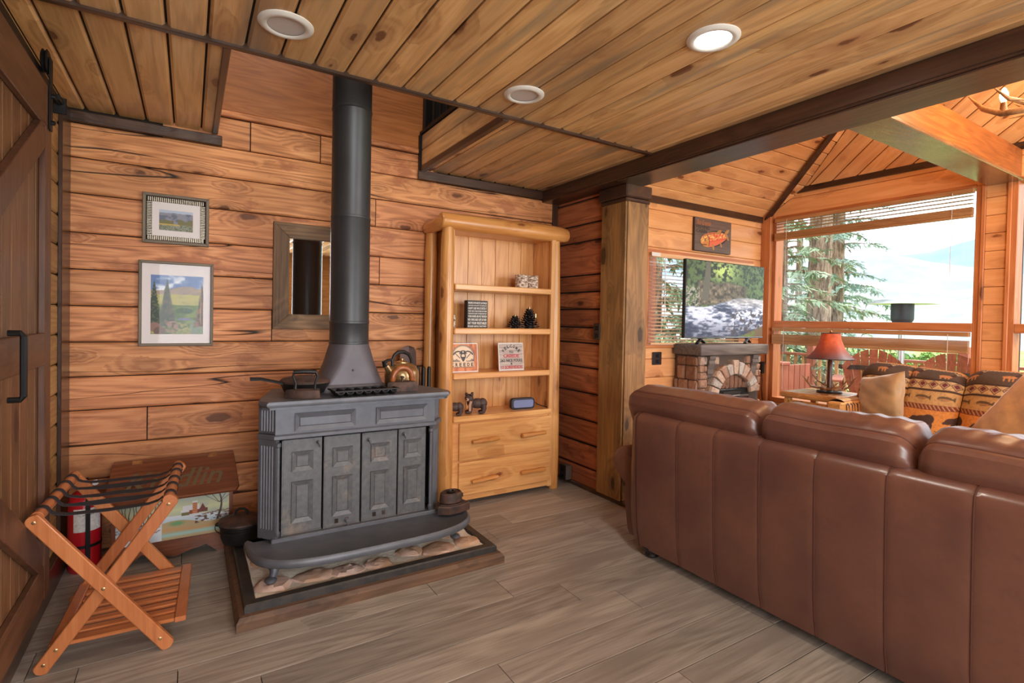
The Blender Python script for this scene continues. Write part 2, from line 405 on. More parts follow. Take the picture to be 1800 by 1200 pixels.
# well sides up to the loft
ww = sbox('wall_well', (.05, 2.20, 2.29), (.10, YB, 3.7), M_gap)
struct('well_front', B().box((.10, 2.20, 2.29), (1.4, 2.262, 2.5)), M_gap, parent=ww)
planks('fascia_board', M_ceil, ww, (.10, YB, 0), (0, -1, 0), (0, 0, 1), [(0, 2.29), (1.15, 2.29), (1.15, 2.5), (0, 2.5)], 0, gap=.003, th=.02, bounds=[2.29, 2.395, 2.5])
planks('fascia_board', M_ceil, ww, (.1, 2.264, 0), (1, 0, 0), (0, 0, 1), [(0, 2.29), (1.24, 2.29), (1.24, 2.5), (0, 2.5)], 0, gap=.003, th=.018, bounds=[2.29, 2.395, 2.5])
ew = struct('well_side', B().box((1.36, 2.20, 2.29), (1.40, YB, 2.5)), M_gap, parent=ww)
planks('fascia_board', M_ceil, ww, (1.36, 2.28, 0), (0, 1, 0), (0, 0, -1), [(0, -2.5), (1.12, -2.5), (1.12, -2.286), (0, -2.286)], 0, gap=.003, th=.018, bounds=[-2.5, -2.395, -2.286])
for o_ in list(ww.children):
    pass
struct('trim_9', B().box((1.332, 2.28, 2.5), (1.40, YB-.01, 2.522), .003).box((1.328, YB-.035, 2.26), (1.345, YB-.001, 2.5), .002), M_steel)
# loft: railing, dark end, ceiling
lf = sbox('ceiling_loft', (XL-.1, 1.0, 3.8), (2.6, YB+.1, 3.9), M_ply)
struct('trim_10', B().box((-.6, .95, 2.36), (2.7, 1.0, 3.9)), M_ply)
struct('trim_11', B().box((2.55, 1.0, 2.36), (2.6, YB, 3.9)), M_ply)
struct('trim_12', B().box((-.66, 1.0, 2.36), (-.6, YB, 3.9)), M_ply)
rl = thing('loft_railing', 'black metal railing of the loft, glimpsed beside the stove pipe well', 'railing', (1.37, 2.9, 2.522))
part('bottom_rail', B().box((1.36, 2.3, 2.53), (1.39, 3.40, 2.555), .003), M_steel, rl, world=rl)
part('top_rail', B().box((1.35, 2.3, 3.40), (1.40, 3.40, 3.44), .003), M_steel, rl, world=rl)
part('end_post', B().box((1.35, 3.355, 2.522), (1.40, 3.405, 3.46), .004), M_steel, rl, world=rl)
for k in range(10): part('baluster', B().box((1.37, 2.35+.1*k, 2.55), (1.382, 2.362+.1*k, 3.41)), M_steel, rl, world=rl)
struct('wall_loft', B().box((1.36, YB-.06, 2.5), (2.55, YB-.005, 3.8)), plain('loft_dark', c(30, 27, 26), .8))  # near-black panel stands in for the dark loft interior
# big beam between the two rooms
bm_ = sbox('trim_13', (2.37, YS, 2.178), (2.62, YB, 2.30), M_dkY, .004)
struct('beam_soffit_board', B().box((2.385, YS, 2.170), (2.615, 2.58, 2.178), .002), M_dkY, parent=bm_)
struct('beam_face_board', B().box((2.362, YS, 2.186), (2.37, YB-.02, 2.262), .002), M_dkY, parent=bm_)
# ---------------------------------------------------------------- sunroom shell
wn = sbox('wall_north', (2.6, YN+.12, -.05), (3.43, YN+.2, 2.5), M_gap)
struct('wall_panel', B().box((3.43, YN+.12, 1.89), (5.3, YN+.2, 2.8)).box((3.43, YN+.12, -.05), (5.3, YN+.2, 1.04)).box((4.98, YN+.12, 1.04), (5.3, YN+.2, 1.89)), M_gap, parent=wn)
def npl(x0, x1, z0, z1): planks('siding_board', M_sun, wn, (0, YN+.12, 0), (1, 0, 0), (0, 0, 1), [(x0, z0), (x1, z0), (x1, z1), (x0, z1)], .167, off=2.256, gap=.003, th=.12, cham=.005)
npl(2.62, 3.43, 0, 2.36); npl(3.43, 5.17, 1.90, 2.36); npl(3.43, 5.17, 0, 1.03); npl(4.98, 5.17, 1.03, 1.90)
struct('trim_14', B().box((2.62, YN-.02, 2.31), (5.15, YN-.001, 2.375), .003), M_dkX)
w1 = sbox('window_1', (3.43, YN-.014, 1.03), (3.46, YN+.12, 1.90), M_frZ, .002)
struct('window_frame', B().box((4.95, YN-.014, 1.03), (4.98, YN+.12, 1.90), .002), M_frZ, parent=w1)
struct('window_frame', B().box((3.46, YN-.014, 1.87), (4.95, YN+.12, 1.90), .002), M_frX, parent=w1)
struct('window_sill', B().box((3.42, YN-.03, 1.02), (4.99, YN+.12, 1.045), .003), M_frX, parent=w1)
struct('window_pane', B().box((3.46, YN+.09, 1.045), (4.95, YN+.094, 1.87)), M_glass, parent=w1)
we = sbox('wall_east', (XE+.10, 1.33, -.05), (XE+.16, 1.55, 2.33), M_gap)
struct('wall_panel', B().box((XE+.10, YS, 2.36), (XE+.16, YN+.2, 2.9)).box((XE+.10, YS, -.05), (XE+.16, YN+.2, .47)), M_gap, parent=we)
def epl(y0, y1, z0, z1, w=.2): planks('siding_board', M_sun, we, (XE+.1, 0, 0), (0, -1, 0), (0, 0, 1), [(-y1, z0), (-y0, z0), (-y0, z1), (-y1, z1)], w, off=2.52, gap=.003, th=.1, cham=.004)
planks('siding_board', M_sun, we, (XE+.1, 0, 0), (0, -1, 0), (0, 0, 1), [(-YN, 2.345), (2.5, 2.345), (2.5, 2.6), (-YN+.4, 2.6), (-YN+.02, 2.37)], 0, bounds=[2.30, 2.525, 2.62], gap=.003, th=.1, cham=.004)
epl(YS, YN, 0, .46, .15); epl(1.385, 1.51, .46, 2.35, .136)
epl(-1.1, -.95, .46, 2.35, .136)
def ewin(name, y0, y1):
    w = struct(name, B().box((XE-.012, y0, .46), (XE+.12, y0+.035, 2.35), .003), M_frZ)
    struct('window_frame', B().box((XE-.012, y1-.035, .46), (XE+.12, y1, 2.35), .003), M_frZ, parent=w)
    for z0, z1 in ((.45, .50), (1.222, 1.290), (2.335, 2.365)): struct('window_frame', B().box((XE-.012, y0+.035, z0), (XE+.12, y1-.035, z1), .003), M_frY, parent=w)
    struct('window_pane', B().box((XE+.07, y0+.035, 1.29), (XE+.074, y1-.035, 2.335)), M_glass, parent=w)
    struct('window_pane', B().box((XE+.07, y0+.035, .50), (XE+.074, y1-.035, 1.222)), M_glass, parent=w)
    return w
w2 = ewin('window_2', 1.535, 3.215); w3 = ewin('window_3', -.93, 1.362); w4 = ewin('window_4', YS+.05, -1.12)
for i_, (a_, b_) in enumerate(((1.51, 1.535), (1.36, 1.385))): struct('trim_%d' % (15+i_), B().box((XE-.022, a_, .46), (XE-.002, b_, 2.35), .003), M_frZ)
struct('trim_17', B().box((XE-.06, 3.215, 0), (XE+.1, YN, 2.40), .004), M_frZ)
# vaulted ceiling of the sunroom
cs = sbox('ceiling_sunroom', (2.55, YS-.05, 3.80), (5.3, 3.5, 3.86), M_gap)
sA = math.hypot(1, .6); sB = math.hypot(1, .9)
planks('ceiling_board', M_sunc, cs, (0, YN+.012, 2.372), (1, 0, 0), (0, -1, .6), [(2.62, 0), (5.17, 0), (5.17, .4*sA), (3.9, 2.305*sA), (2.62, .4*sA)], .125, gap=.006, th=.015, cham=.004)
planks('ceiling_board', M_sunc, cs, (5.17+.012, YN, 2.61), (0, -1, 0), (-1, 0, .9), [(.4, 0), (2.305, 1.27*sB), (5.82, 1.27*sB), (5.82, 0)], .125, gap=.006, th=.015, ang=math.radians(35.6), cham=.004)
planks('ceiling_board', M_sunc, cs, (2.62-.012, YN, 2.61), (0, -1, 0), (-1, 0, -.9), [(.4, 0), (.4, 0), (5.82, 0), (5.82, -1.27*sB), (2.305, -1.27*sB)][1:], .125, gap=.003, th=.015, ang=0, cham=.004)
struct('ceiling_backing', B().poly([(2.6, YN+.06, 2.36), (5.25, YN+.06, 2.36), (5.25, 2.9, 2.64), (3.9, 1.0, 3.78), (2.6, 2.9, 2.64)]).poly([(5.25, 3.0, 2.58), (3.9, 1.0, 3.79), (3.9, YS, 3.79), (5.25, YS, 2.58)]).poly([(2.55, 3.0, 2.58), (3.9, 1.0, 3.79), (3.9, YS, 3.79), (2.55, YS, 2.58)]), M_gap, parent=cs)
struct('trim_18', B().bar((XE-.03, YN-.03, 2.335), (3.9, YN-2.305, 3.725), .05, .02), M_dkY)
struct('trim_19', B().box((XE-.02, YS, 2.565), (XE-.001, YN-.34, 2.625), .003), M_dkY)
struct('wall_west_upper', B().box((2.55, YS, 2.30), (2.62, YN, 2.62)), M_sun)
tb = struct('trim_21', B().box((2.6, 1.315, 2.362), (5.165, 1.49, 2.565), .004), wood('tie_beam_wood', c(196, 122, 62), c(164, 94, 46), c(104, 60, 34), knot=.7, rough=.4, var=.02))
struct('soffit_board', B().box((2.6, 1.30, 2.335), (5.165, 1.505, 2.360), .004), wood('soffit_wood', c(150, 108, 72), c(118, 80, 54), c(78, 52, 38), knot=.6, rough=.22, coat=.5, var=.02), parent=tb)
# unseen south ends, with window frames added around the fill lights
ws = struct('wall_south', B().box((XL-.1, YS-.1, 0), (-.42, YS, 2.3)).box((1.26, YS-.1, 0), (2.88, YS, 3.0)).box((-.42, YS-.1, 0), (1.26, YS, .58)).box((-.42, YS-.1, 2.12), (1.26, YS, 2.3)).box((4.92, YS-.1, 0), (5.27, YS, 3.9)).box((2.88, YS-.1, 0), (4.92, YS, .53)).box((2.6, YS-.1, 2.47), (5.2, YS, 3.9)), M_side)
struct('fill_window_5', B().box((-.42, YS-.02, .58), (-.38, YS+.02, 2.12)).box((1.22, YS-.02, .58), (1.26, YS+.02, 2.12)).box((-.38, YS-.02, .58), (1.22, YS+.02, .62)).box((-.38, YS-.02, 2.08), (1.22, YS+.02, 2.12)).box((.40, YS-.02, .62), (.44, YS+.02, 2.08)), M_white)
struct('fill_window_6', B().box((2.88, YS-.02, .53), (2.92, YS+.02, 2.47)).box((4.88, YS-.02, .53), (4.92, YS+.02, 2.47)).box((2.92, YS-.02, .53), (4.88, YS+.02, .57)).box((2.92, YS-.02, 2.43), (4.88, YS+.02, 2.47)), M_white)
# ================================================================ stove, hearth pad and the ironware
M_iron = plain('cast_iron', c(98, 100, 106), .46, .3, nz=.16, nscale=14, bump=.08, spec=.5)
def soot():
    s = N('cast_iron_door'); v = s.obj()
    n1 = s.noise(v, 5, 5, .65); n2 = s.noise(v, 40, 3, .6)
    col = s.mix(s.maprange(n2, .3, .7), c(88, 89, 91), c(106, 106, 106))
    col = s.mix(s.maprange(n1, .56, .68, 0, .55), col, c(150, 130, 112))
    s.bump(n2, .08, .003); return s.out(col, .5, .2)
M_irond = soot()
M_rust = plain('rusty_iron', c(92, 66, 54), .65, .3, nscale=25, col2=c(62, 50, 46), bump=.2)
M_pipe = plain('stove_pipe_enamel', c(62, 62, 64), .42, .35, nz=.12, nscale=6, bump=.03)
M_hood = plain('flue_hood_iron', c(92, 87, 92), .5, .3, nz=.15, nscale=9, bump=.1)
CX = .745
# ---- hearth pad
pad = thing('hearth_pad', 'low stone and mortar hearth pad in a black and brown wood border under the stove', 'hearth', (.77, 2.75, 0))
bb = B(); P0 = (.165, 2.27); P1 = (1.385, 3.10)
def frame_loop(prof, x0, y0, x1, y1):
    """moulding of section prof [(inset, z)] mitred round a rectangle"""
    b = B(); rs = []
    for ins, z in prof: rs.append([V3(x0+ins, y0+ins, z), V3(x1-ins, y0+ins, z), V3(x1-ins, y1-ins, z), V3(x0+ins, y1-ins, z)])
    rs.append(rs[0])
    return b.rings(rs, cap=False)
M_padw = wood('hearth_border_wood', c(140, 106, 80), c(108, 80, 60), c(66, 52, 44), knot=.4, streak=c(84, 70, 62), streak_amt=.6, rough=.5, var=.02)
part('wood_border', frame_loop([(0, 0), (0, .035), (.012, .052), (.03, .055), (.05, .055), (.05, 0)], *P0, *P1), M_padw, pad, world=pad)
M_padb = plain('worn_black_paint', c(42, 42, 42), .5, 0, nscale=22, col2=c(60, 54, 50), bump=.15)
part('black_border', frame_loop([(.03, .03), (.03, .082), (.036, .088), (.072, .088), (.078, .075), (.078, .03)], *P0, *P1), M_padb, pad, world=pad)
s = N('mortar'); v = s.obj(); nn = s.noise(v, 60, 5, .7); s.bump(nn, .8, .01)
M_mortar = s.out(s.mix(s.maprange(nn, .3, .7), c(226, 210, 188), c(248, 238, 222)), .9)
s = N('pad_stone'); v = s.obj(False); nn = s.noise(v, 18, 6, .7); s.bump(nn, .6, .01)
M_pstone = s.out(s.mix(s.maprange(s.noise(v, 5, 3), .4, .6), s.mix(s.maprange(nn, .3, .7), c(204, 166, 146), c(240, 212, 198)), c(196, 156, 124)), .85)
def hf(x, y): return .012*math.sin(x*31+y*7)*math.sin(y*27+x*3)+.006*math.sin(x*77)*math.sin(y*83)
bb = B(); bb.grid(lambda u, w: V3(P0[0]+.07+u*(P1[0]-P0[0]-.14), P0[1]+.07+w*(P1[1]-P0[1]-.14), .077+hf(u*1.2, w)*.35), 40, 26)
part('mortar_bed', bb, M_mortar, pad, world=pad, smooth=True)
rs_ = random.Random(3)
for k in range(21):
    r_, q_ = k % 7, k//7
    x = P0[0]+.165+r_*.152+rs_.uniform(-.015, .015); y = P0[1]+.175+q_*.25+rs_.uniform(-.03, .03); w_, h_ = rs_.uniform(.065, .092), rs_.uniform(.05, .085)
    poly = [(math.cos(a*2*PI/11)*w_*rs_.uniform(.85, 1.15), math.sin(a*2*PI/11)*h_*rs_.uniform(.85, 1.15)) for a in range(11)]
    rr = [[V3(x+px*f, y+py*f, z+rs_.uniform(-.005, .004)) for px, py in poly] for f, z in ((1.12, .066), (1., .08), (.8, .087), (.55, .090), (.25, .0905))]
    part('stone', B().rings(rr), M_pstone, pad, world=pad, smooth=25)
# ---- stove
st = thing('wood_stove', 'black cast iron stove with four paneled doors and tall pipe on hearth pad', 'stove', (CX, 2.80, .094))
def poly_ext(b, pts, z0, z1, bev=0):
    rr = [[V3(x, y, z) for x, y in pts] for z in (z0, z1)]
    if bev:
        cx = sum(p[0] for p in pts)/len(pts); cy = sum(p[1] for p in pts)/len(pts)
        def ins(z): return [V3(x+(cx-x)/max(.001, math.hypot(cx-x, cy-y))*bev, y+(cy-y)/max(.001, math.hypot(cx-x, cy-y))*bev, z) for x, y in pts]
        rr = [ins(z0), [V3(x, y, z0+bev) for x, y in pts], [V3(x, y, z1-bev) for x, y in pts], ins(z1)]
    return b.rings(rr)
slab = [(CX-.445, 2.575), (CX+.455, 2.575), (CX+.485, 2.625), (CX+.47, 2.74), (CX+.37, 3.06), (CX-.37, 3.06), (CX-.46, 2.74), (CX-.475, 2.625)]
b_ = poly_ext(B(), slab, .826, .852, .009)
poly_ext(b_, [(CX+(x-CX)*.965, 2.60 if y < 2.58 else y) for x, y in slab], .812, .828)
part('top_plate', b_, M_iron, st, world=st, smooth=35)
body = [(CX-.445, 2.585), (CX-.40, 2.66), (CX+.40, 2.66), (CX+.445, 2.585), (CX+.33, 3.04), (CX-.33, 3.04)]
# frieze: front between canted ends
b_ = B(); b_.box((CX-.40, 2.64, .675), (CX+.40, 2.70, .814))
part('frieze', b_, M_iron, st, world=st)
b_ = B().rings([[V3(CX-.468, 2.71+d, z), V3(CX-.40+d, 2.633+d, z), V3(CX+.40-d, 2.633+d, z), V3(CX+.468, 2.71+d, z), V3(CX+.44, 2.76, z), V3(CX-.44, 2.76, z)] for z, d in ((.664, 0), (.668, -.006), (.682, -.006), (.688, 0))])
part('frieze_moulding', b_, M_iron, st, world=st)
def raised(b, x0, x1, z0, z1, y, w=.016, dpt=.008):
    """raised frame panel on a face that looks towards -Y"""
    rs = []
    for ins, yy in ((0, y+.004), (0, y-dpt), (w, y-.001), (w, y-dpt*.0), (w+.004, y-dpt*.35), (w+.004, y-dpt*.35)):
        rs.append([V3(x0+ins, yy, z0+ins), V3(x1-ins, yy, z0+ins), V3(x1-ins, yy, z1-ins), V3(x0+ins, yy, z1-ins)])
    b.rings(rs, cap=True); return b
for x0, x1 in ((CX-.315, CX-.03), (CX+.075, CX+.355)):
    part('frieze_panel', raised(B(), x0, x1, .70, .785, 2.64, .02, .009), M_iron, st, world=st)
# back and side walls of the fire box
b_ = B()
for sx in (-1, 1): b_.rings([[V3(CX+sx*.44, 2.725, z), V3(CX+sx*.455, 2.725, z), V3(CX+sx*.365, 3.04, z), V3(CX+sx*.35, 3.04, z)] for z in (.20, .814)])
b_.box((CX-.34, 3.03, .20), (CX+.34, 3.045, .814)); b_.box((CX-.42, 2.75, .20), (CX+.42, 3.03, .235))
part('firebox', b_, M_iron, st, world=st)
# fluted canted pilasters
for sx in (-1, 1):
    A = V3(CX+sx*.462, 2.722, 0); Bq = V3(CX+sx*.395, 2.645, 0)
    b_ = B(); d = (Bq-A); nrm = V3(-d.y, d.x, 0).normalized()*(-1 if sx < 0 else 1)
    if nrm.y > 0: nrm = -nrm
    def face_pts(z, fl):
        n_ = 26; out = []
        for i in range(n_+1):
            t = i/n_; dep = .004*(1 if (fl and .12 < t < .88 and (i % 4) in (1, 2)) else 0)
            out.append(A+d*t-nrm*dep+V3(0, 0, z))
        return out
    back = lambda z: [Bq-nrm*.02+V3(0, 0, z), A-nrm*.02+V3(0, 0, z)]
    b_.rings([face_pts(z, f)+back(z) for z, f in ((.19, 0), (.235, 0), (.236, 1), (.63, 1), (.631, 0), (.664, 0))])
    b_.rings([face_pts(z, f)+back(z) for z, f in ((.69, 0), (.70, 0), (.701, 1), (.80, 1), (.801, 0), (.814, 0))])
    part('fluted_pilaster', b_, M_iron, st, world=st)
    b_ = B().lathe([(.008, 0), (.012, .005), (.012, .02), (.008, .024), (.008, .42), (.013, .425), (.013, .44), (.006, .445)], (CX+sx*.385, 2.652, .205), 10)
    part('hinge_rod', b_, M_iron, st, world=st, smooth=True)
# four doors
dx = [-.37, -.178, .01, .205, .37]; ang = [0, 0, 0, 0]
for k in range(4):
    x0, x1 = CX+dx[k]+.003, CX+dx[k+1]-.003; yy = 2.672+(.004 if k in (0, 3) else 0)
    zb0, zt = .192, .652+.0*k
    b_ = B().box((x0, yy, zb0), (x1, yy+.014, zt), .002)
    b_.box((x0, yy-.007, zb0), (x0+.008, yy+.002, zt), .002); b_.box((x0+.008, yy-.006, zb0), (x1, yy+.002, zb0+.008), .002)
    if k in (2,): b_.box((x0+.008, yy-.006, zt-.008), (x1, yy+.002, zt), .002)
    d_ = part('door', b_, M_irond, st, world=st)
    xm = (x0+x1)/2+.002; hw = .049
    for z0, z1 in ((.497, .592), (.248, .448)):
        part('door_panel', raised(B(), xm-hw, xm+hw, z0, z1, yy, .02, .009), M_irond, d_, world=st)
    hx, hz = ((x1-.02, .628), None, (x0+.035, .615), (x0+.03, .625))[k] or (0, 0) if k != 1 else (xm+.02, .218)
    b_ = B().lathe([(.010, 0), (.010, .006), (.005, .01), (.005, .02)], (hx, yy, hz), 10, 'Y')
    b_.tube([(hx, yy-.02, hz+.006), (hx+.003, yy-.026, hz-.006), (hx+.005, yy-.024, hz-.02)], [.007, .006, .004], 8)
    part('door_knob', b_, M_iron, d_, world=st, smooth=True)
    if k in (1, 2):
        for q in (0, 1):
            xv = xm-.036+q*.05
            part('vent_slot', B().box((xv, yy-.0015, .21), (xv+.018, yy+.001, .232)), M_rust if q else M_gap, d_, world=st)
# apron (ash shelf) and legs
AX = .752; pts = []
for i in range(25):
    t = i/24; sg = math.cos(PI*t)
    pts.append((AX-.535*math.copysign(abs(sg)**.6, sg), 2.62-.34*(math.sin(PI*t)**.55)))
def sc_(P, f): return [(AX+(x-AX)*f, 2.62+(y-2.62)*f) for x, y in P]
rr = []
for f, z in ((.95, .186), (.985, .188), (1., .199), (.995, .216), (.975, .224), (.945, .217), (.93, .211)): rr.append([V3(x, y, z) for x, y in sc_(pts, f)])
part('ash_shelf', B().rings(rr), M_iron, st, world=st, smooth=50, raw=True)
part('shelf_neck', B().box((AX-.43, 2.56, .18), (AX+.41, 2.80, .228), .004), M_iron, st, world=st, raw=True)
for sx, yq in ((-1, 2.47), (1, 2.50), (-1, 2.86), (1, 2.86)):
    xx = AX+sx*(.425 if yq < 2.7 else .30)
    b_ = B().tube([(xx-sx*.02, yq+.02, .19), (xx, yq-.005, .165), (xx+sx*.005, yq-.02, .13), (xx+sx*.015, yq-.025, .102)], [.030, .026, .018, .013], 10)
    b_.ball((xx+sx*.02, yq-.035, .106), .02, 10, 6, (1.3, 1.5, .7)); b_.tube([(xx-sx*.05, yq+.03, .17), (xx-sx*.02, yq, .145), (xx+sx*.01, yq-.01, .14), (xx+sx*.04, yq+.02, .165)], [.01, .012, .012, .008], 8)
    part('leg', b_, M_iron, st, world=st, smooth=True, raw=True)
# flue hood and pipe
def rrect(cx, cy, a, b2, r, z, n=6, circ=None):
    out = []
    for q, (sx, sy) in enumerate(((1, 1), (-1, 1), (-1, -1), (1, -1))):
        for i in range(n):
            t = PI/2*(q+i/(n-1) if True else 0)
            out.append(V3(cx+sx*(a-r)+r*math.cos(t), cy+sy*(b2-r)+r*math.sin(t), z))
    return out
PC = (CX, 2.90)
b_ = B().rings([rrect(*PC, *q) for q in ((.178, .125, .05, .852), (.18, .127, .05, .872), (.176, .123, .05, .885), (.165, .115, .05, .892), (.13, .11, .09, 1.0), (.104, .103, .1025, 1.10), (.1025, .1025, .1020, 1.115))])
part('flue_hood', b_, M_hood, st, world=st, smooth=40)
part('hood_bolt', B().lathe([(.006, 0), (.006, .006), (.003, .01)], (CX-.005, 2.79, .965), 8, 'Y'), M_iron, st, world=st, smooth=True)
for z0, z1, r_ in ((1.10, 1.215, .103), (1.21, 1.78, .1035), (1.775, 2.36, .1025), (2.355, 3.2, .1035)):
    b_ = B().lathe([(r_, z0), (r_+.0025, z0+.002), (r_+.0025, z0+.012), (r_, z0+.014), (r_, z1-.006), (r_+.0015, z1-.004), (r_, z1)], (*PC, 0), 32)
    part('pipe_section', b_, M_pipe, st, world=st, smooth=40)
# ---- things on the stove
def SP(x, y): p = SCAM @ V3(x, y, .8525); return (p.x, p.y, p.z+.0005)
M_irondark = plain('seasoned_iron', c(38, 36, 36), .42, .35, nz=.2, nscale=20, bump=.15)
sk = thing('skillet', 'lidded black cast iron skillet with long handle at the stove top left end', 'skillet', SP(.515, 2.85), math.radians(18))
part('pan', B().lathe([(.085, 0), (.10, .004), (.118, .045), (.122, .052), (.114, .052), (.10, .012), (.0, .008)], n=28), M_irondark, sk, smooth=True)
part('lid', B().lathe([(.120, .052), (.121, .062), (.108, .072), (.06, .082), (.02, .084), (.0, .084)], n=28), M_rust, sk, smooth=True)
part('handle', B().tube([(-.11, .0, .052), (-.16, .01, .066), (-.215, .02, .08), (-.26, .028, .082)], [.011, .009, .010, .012], 8, flat=.55), M_irondark, sk, smooth=True)
part('lid_knob', B().tube([(.03, -.01, .082), (.035, -.01, .10), (.05, -.005, .102), (.055, 0, .082)], .005, 8), M_rust, sk, smooth=True)
def sadiron(name, label, loc, rz, wood_handle):
    t = thing(name, label, 'iron', loc, rz)
    outl = [(-.07, -.042), (-.02, -.045), (.04, -.035), (.085, 0), (.04, .035), (-.02, .045), (-.07, .042)]
    hgt = .038 if not wood_handle else .05
    rr = [[V3(x*f, y*f, z) for x, y in outl] for f, z in ((.97, 0), (1, .004), (.97, hgt*.85), (.9, hgt), (.5, hgt+.002))]
    part('sole', B().rings(rr), M_rust, t, smooth=35)
    if wood_handle:
        part('handle', B().tube([(-.055, 0, .052)]+[(-.055*math.cos(a), 0, .06+.062*math.sin(a)) for a in [PI*i/10 for i in range(11)]]+[(.055, 0, .052)], [.012]+[.015]*11+[.012], 10), wood('handle_wood', c(176, 104, 52), c(146, 80, 38), c(96, 50, 26), knot=0, rough=.3, coat=.4, var=.02), t, 'brown wooden handle', smooth=True)
        part('knob', B().lathe([(.006, .05), (.006, .066), (.012, .07), (.008, .078), (.0, .08)], n=12), M_rust, t, smooth=True)
    else:
        part('handle_post', B().tube([(-.045, 0, hgt), (-.048, 0, .075), (-.058, 0, .10), (-.05, 0, .118)], [.007, .005, .005, .006], 8), M_irondark, t, smooth=True)
        part('handle_post', B().tube([(.04, 0, hgt), (.038, 0, .07), (.05, 0, .10), (.045, 0, .118)], [.007, .005, .005, .006], 8), M_irondark, t, smooth=True)
        part('grip', B().tube([(-.052, 0, .119), (-.03, 0, .121), (0, 0, .122), (.03, 0, .121), (.048, 0, .119)], [.009, .011, .0115, .011, .009], 10), M_irondark, t, smooth=True)
    return t
sadiron('clothes_iron', 'rusty antique flat iron with thin metal handle on stove top left', SP(.475, 2.665), math.radians(168), False)
sadiron('clothes_iron', 'antique flat iron with curved brown wooden handle before the kettle', SP(.98, 2.70), math.radians(186), True)
# corn-stick pan
cp = thing('baking_pan', 'black cast iron stick pan with seven troughs in front of the flue hood', 'pan', SP(.765, 2.665), math.radians(3))
b_ = B().box((-.155, -.06, .012), (.155, .06, .019), .003)
part('rim', frame_loop([(0, .024), (0, .030), (.006, .031), (.010, .030), (.010, .024)], -.160, -.066, .160, .066), M_irondark, cp)
for k in range(7):
    x = -.132+k*.044
    part('trough', B().rings([[V3(x+.02*math.cos(a), yy, .028-.028*math.sin(a)*f) for a in [PI*i/8 for i in range(9)]]+[V3(x+.016*math.cos(a), yy, .029-.023*math.sin(a)*f) for a in [PI-PI*i/8 for i in range(9)]] for yy, f in ((-.062, .55), (-.052, 1), (.052, 1), (.062, .55))]), M_irondark, cp, smooth=50)
# kettle
M_brass = plain('worn_brass', c(206, 176, 128), .32, .85, nscale=12, col2=c(150, 118, 80), bump=.04)
kt = thing('kettle', 'round worn brass tea kettle with black handle on stove top right', 'kettle', SP(1.045, 2.89), math.radians(200))
part('body', B().lathe([(.085, 0), (.093, .006), (.095, .06), (.093, .085), (.08, .112), (.055, .127), (.03, .132), (.0, .134)], n=32), M_brass, kt, smooth=True)
part('lid', B().lathe([(.034, .13), (.034, .136), (.02, .142), (.0, .143)], n=20).ball((0, 0, .15), .01), M_brass, kt, smooth=True)
part('handle', B().tube([(.066, 0, .115), (.068, 0, .15), (.055, 0, .175), (.03, 0, .19), (-.01, 0, .192), (-.045, 0, .178), (-.066, 0, .15), (-.072, 0, .115)], [.009, .008, .009, .011, .011, .01, .008, .008], 10), M_irondark, kt, 'black handle', smooth=True)
part('spout', B().tube([(.082, 0, .085), (.105, 0, .115), (.118, 0, .13)], [.02, .016, .013], 12), M_brass, kt, smooth=True)
part('spout_cap', B().tube([(.112, 0, .122), (.124, 0, .138), (.10, 0, .15), (.07, 0, .15)], [.017, .014, .008, .007], 10), M_irondark, kt, 'black spout cap and lever', smooth=True)
# tool caddy behind
tc = thing('fireplace_tools', 'dark metal shovel and tool handles standing behind the kettle', 'tool', (1.235, 3.2, 0))
part('shovel_blade', B().rings([[V3(1.235+x, 3.30+y, z) for x, y in ((-.055*f, 0), (0, -.012), (.055*f, 0), (0, .006))] for z, f in ((.80, 1.), (.93, 1.05), (1.02, 1.0), (1.05, .75), (1.062, .15))]), plain('old_shovel', c(84, 60, 52), .5, .4, nz=.2), tc, world=tc)
part('shovel_handle', B().tube([(1.235, 3.29, .015), (1.235, 3.30, .82)], .009, 8), M_irondark, tc, world=tc)
for k in range(3): part('tool_shaft', B().lathe([(.013, .02), (.013, .92), (.008, .935)], (1.262+.03*k, 3.19-.02*k, 0), 10), M_steel, tc, world=tc, smooth=True)
part('stand', B().lathe([(.0, 0), (.09, 0), (.09, .012), (.012, .02), (.0, .02)], (1.26, 3.22, 0), 20), M_steel, tc, world=tc, smooth=True)
# rusted irons on the apron
rm = thing('clothes_iron', 'rusty flat iron body lying on the right end of the stove shelf, lower of two', 'iron', (1.205, 2.52, .2245), math.radians(195))
part('sole', B().rings([[V3(x*f, y*f, z) for x, y in ((-.075, -.055), (0, -.06), (.06, -.045), (.10, 0), (.06, .045), (0, .06), (-.075, .055))] for f, z in ((.98, 0), (1, .005), (1, .036), (.94, .042))]), M_rust, rm, smooth=30)
part('groove', B().rings([[V3(x*f, y*f, z) for x, y in ((-.075, -.055), (0, -.06), (.06, -.045), (.10, 0), (.06, .045), (0, .06), (-.075, .055))] for f, z in ((.8, .042), (.8, .047), (.7, .047))]), M_rust, rm)
rm = thing('clothes_iron', 'small rusty round iron weight stacked on another iron at the shelf end', 'iron', (1.20, 2.53, .272), math.radians(10))
part('sole', B().lathe([(.052, 0), (.062, .004), (.058, .045), (.05, .052), (.045, .046), (.0, .044)], n=26, sx=1.05, sy=.85), M_rust, rm, smooth=40)
part('latch_ring', B().lathe([(.022, .044), (.024, .054), (.016, .056), (.014, .046)], n=16), M_irondark, rm, smooth=True)
part('tab', B().box((.05, -.012, .01), (.075, .012, .032), .003), M_rust, rm)
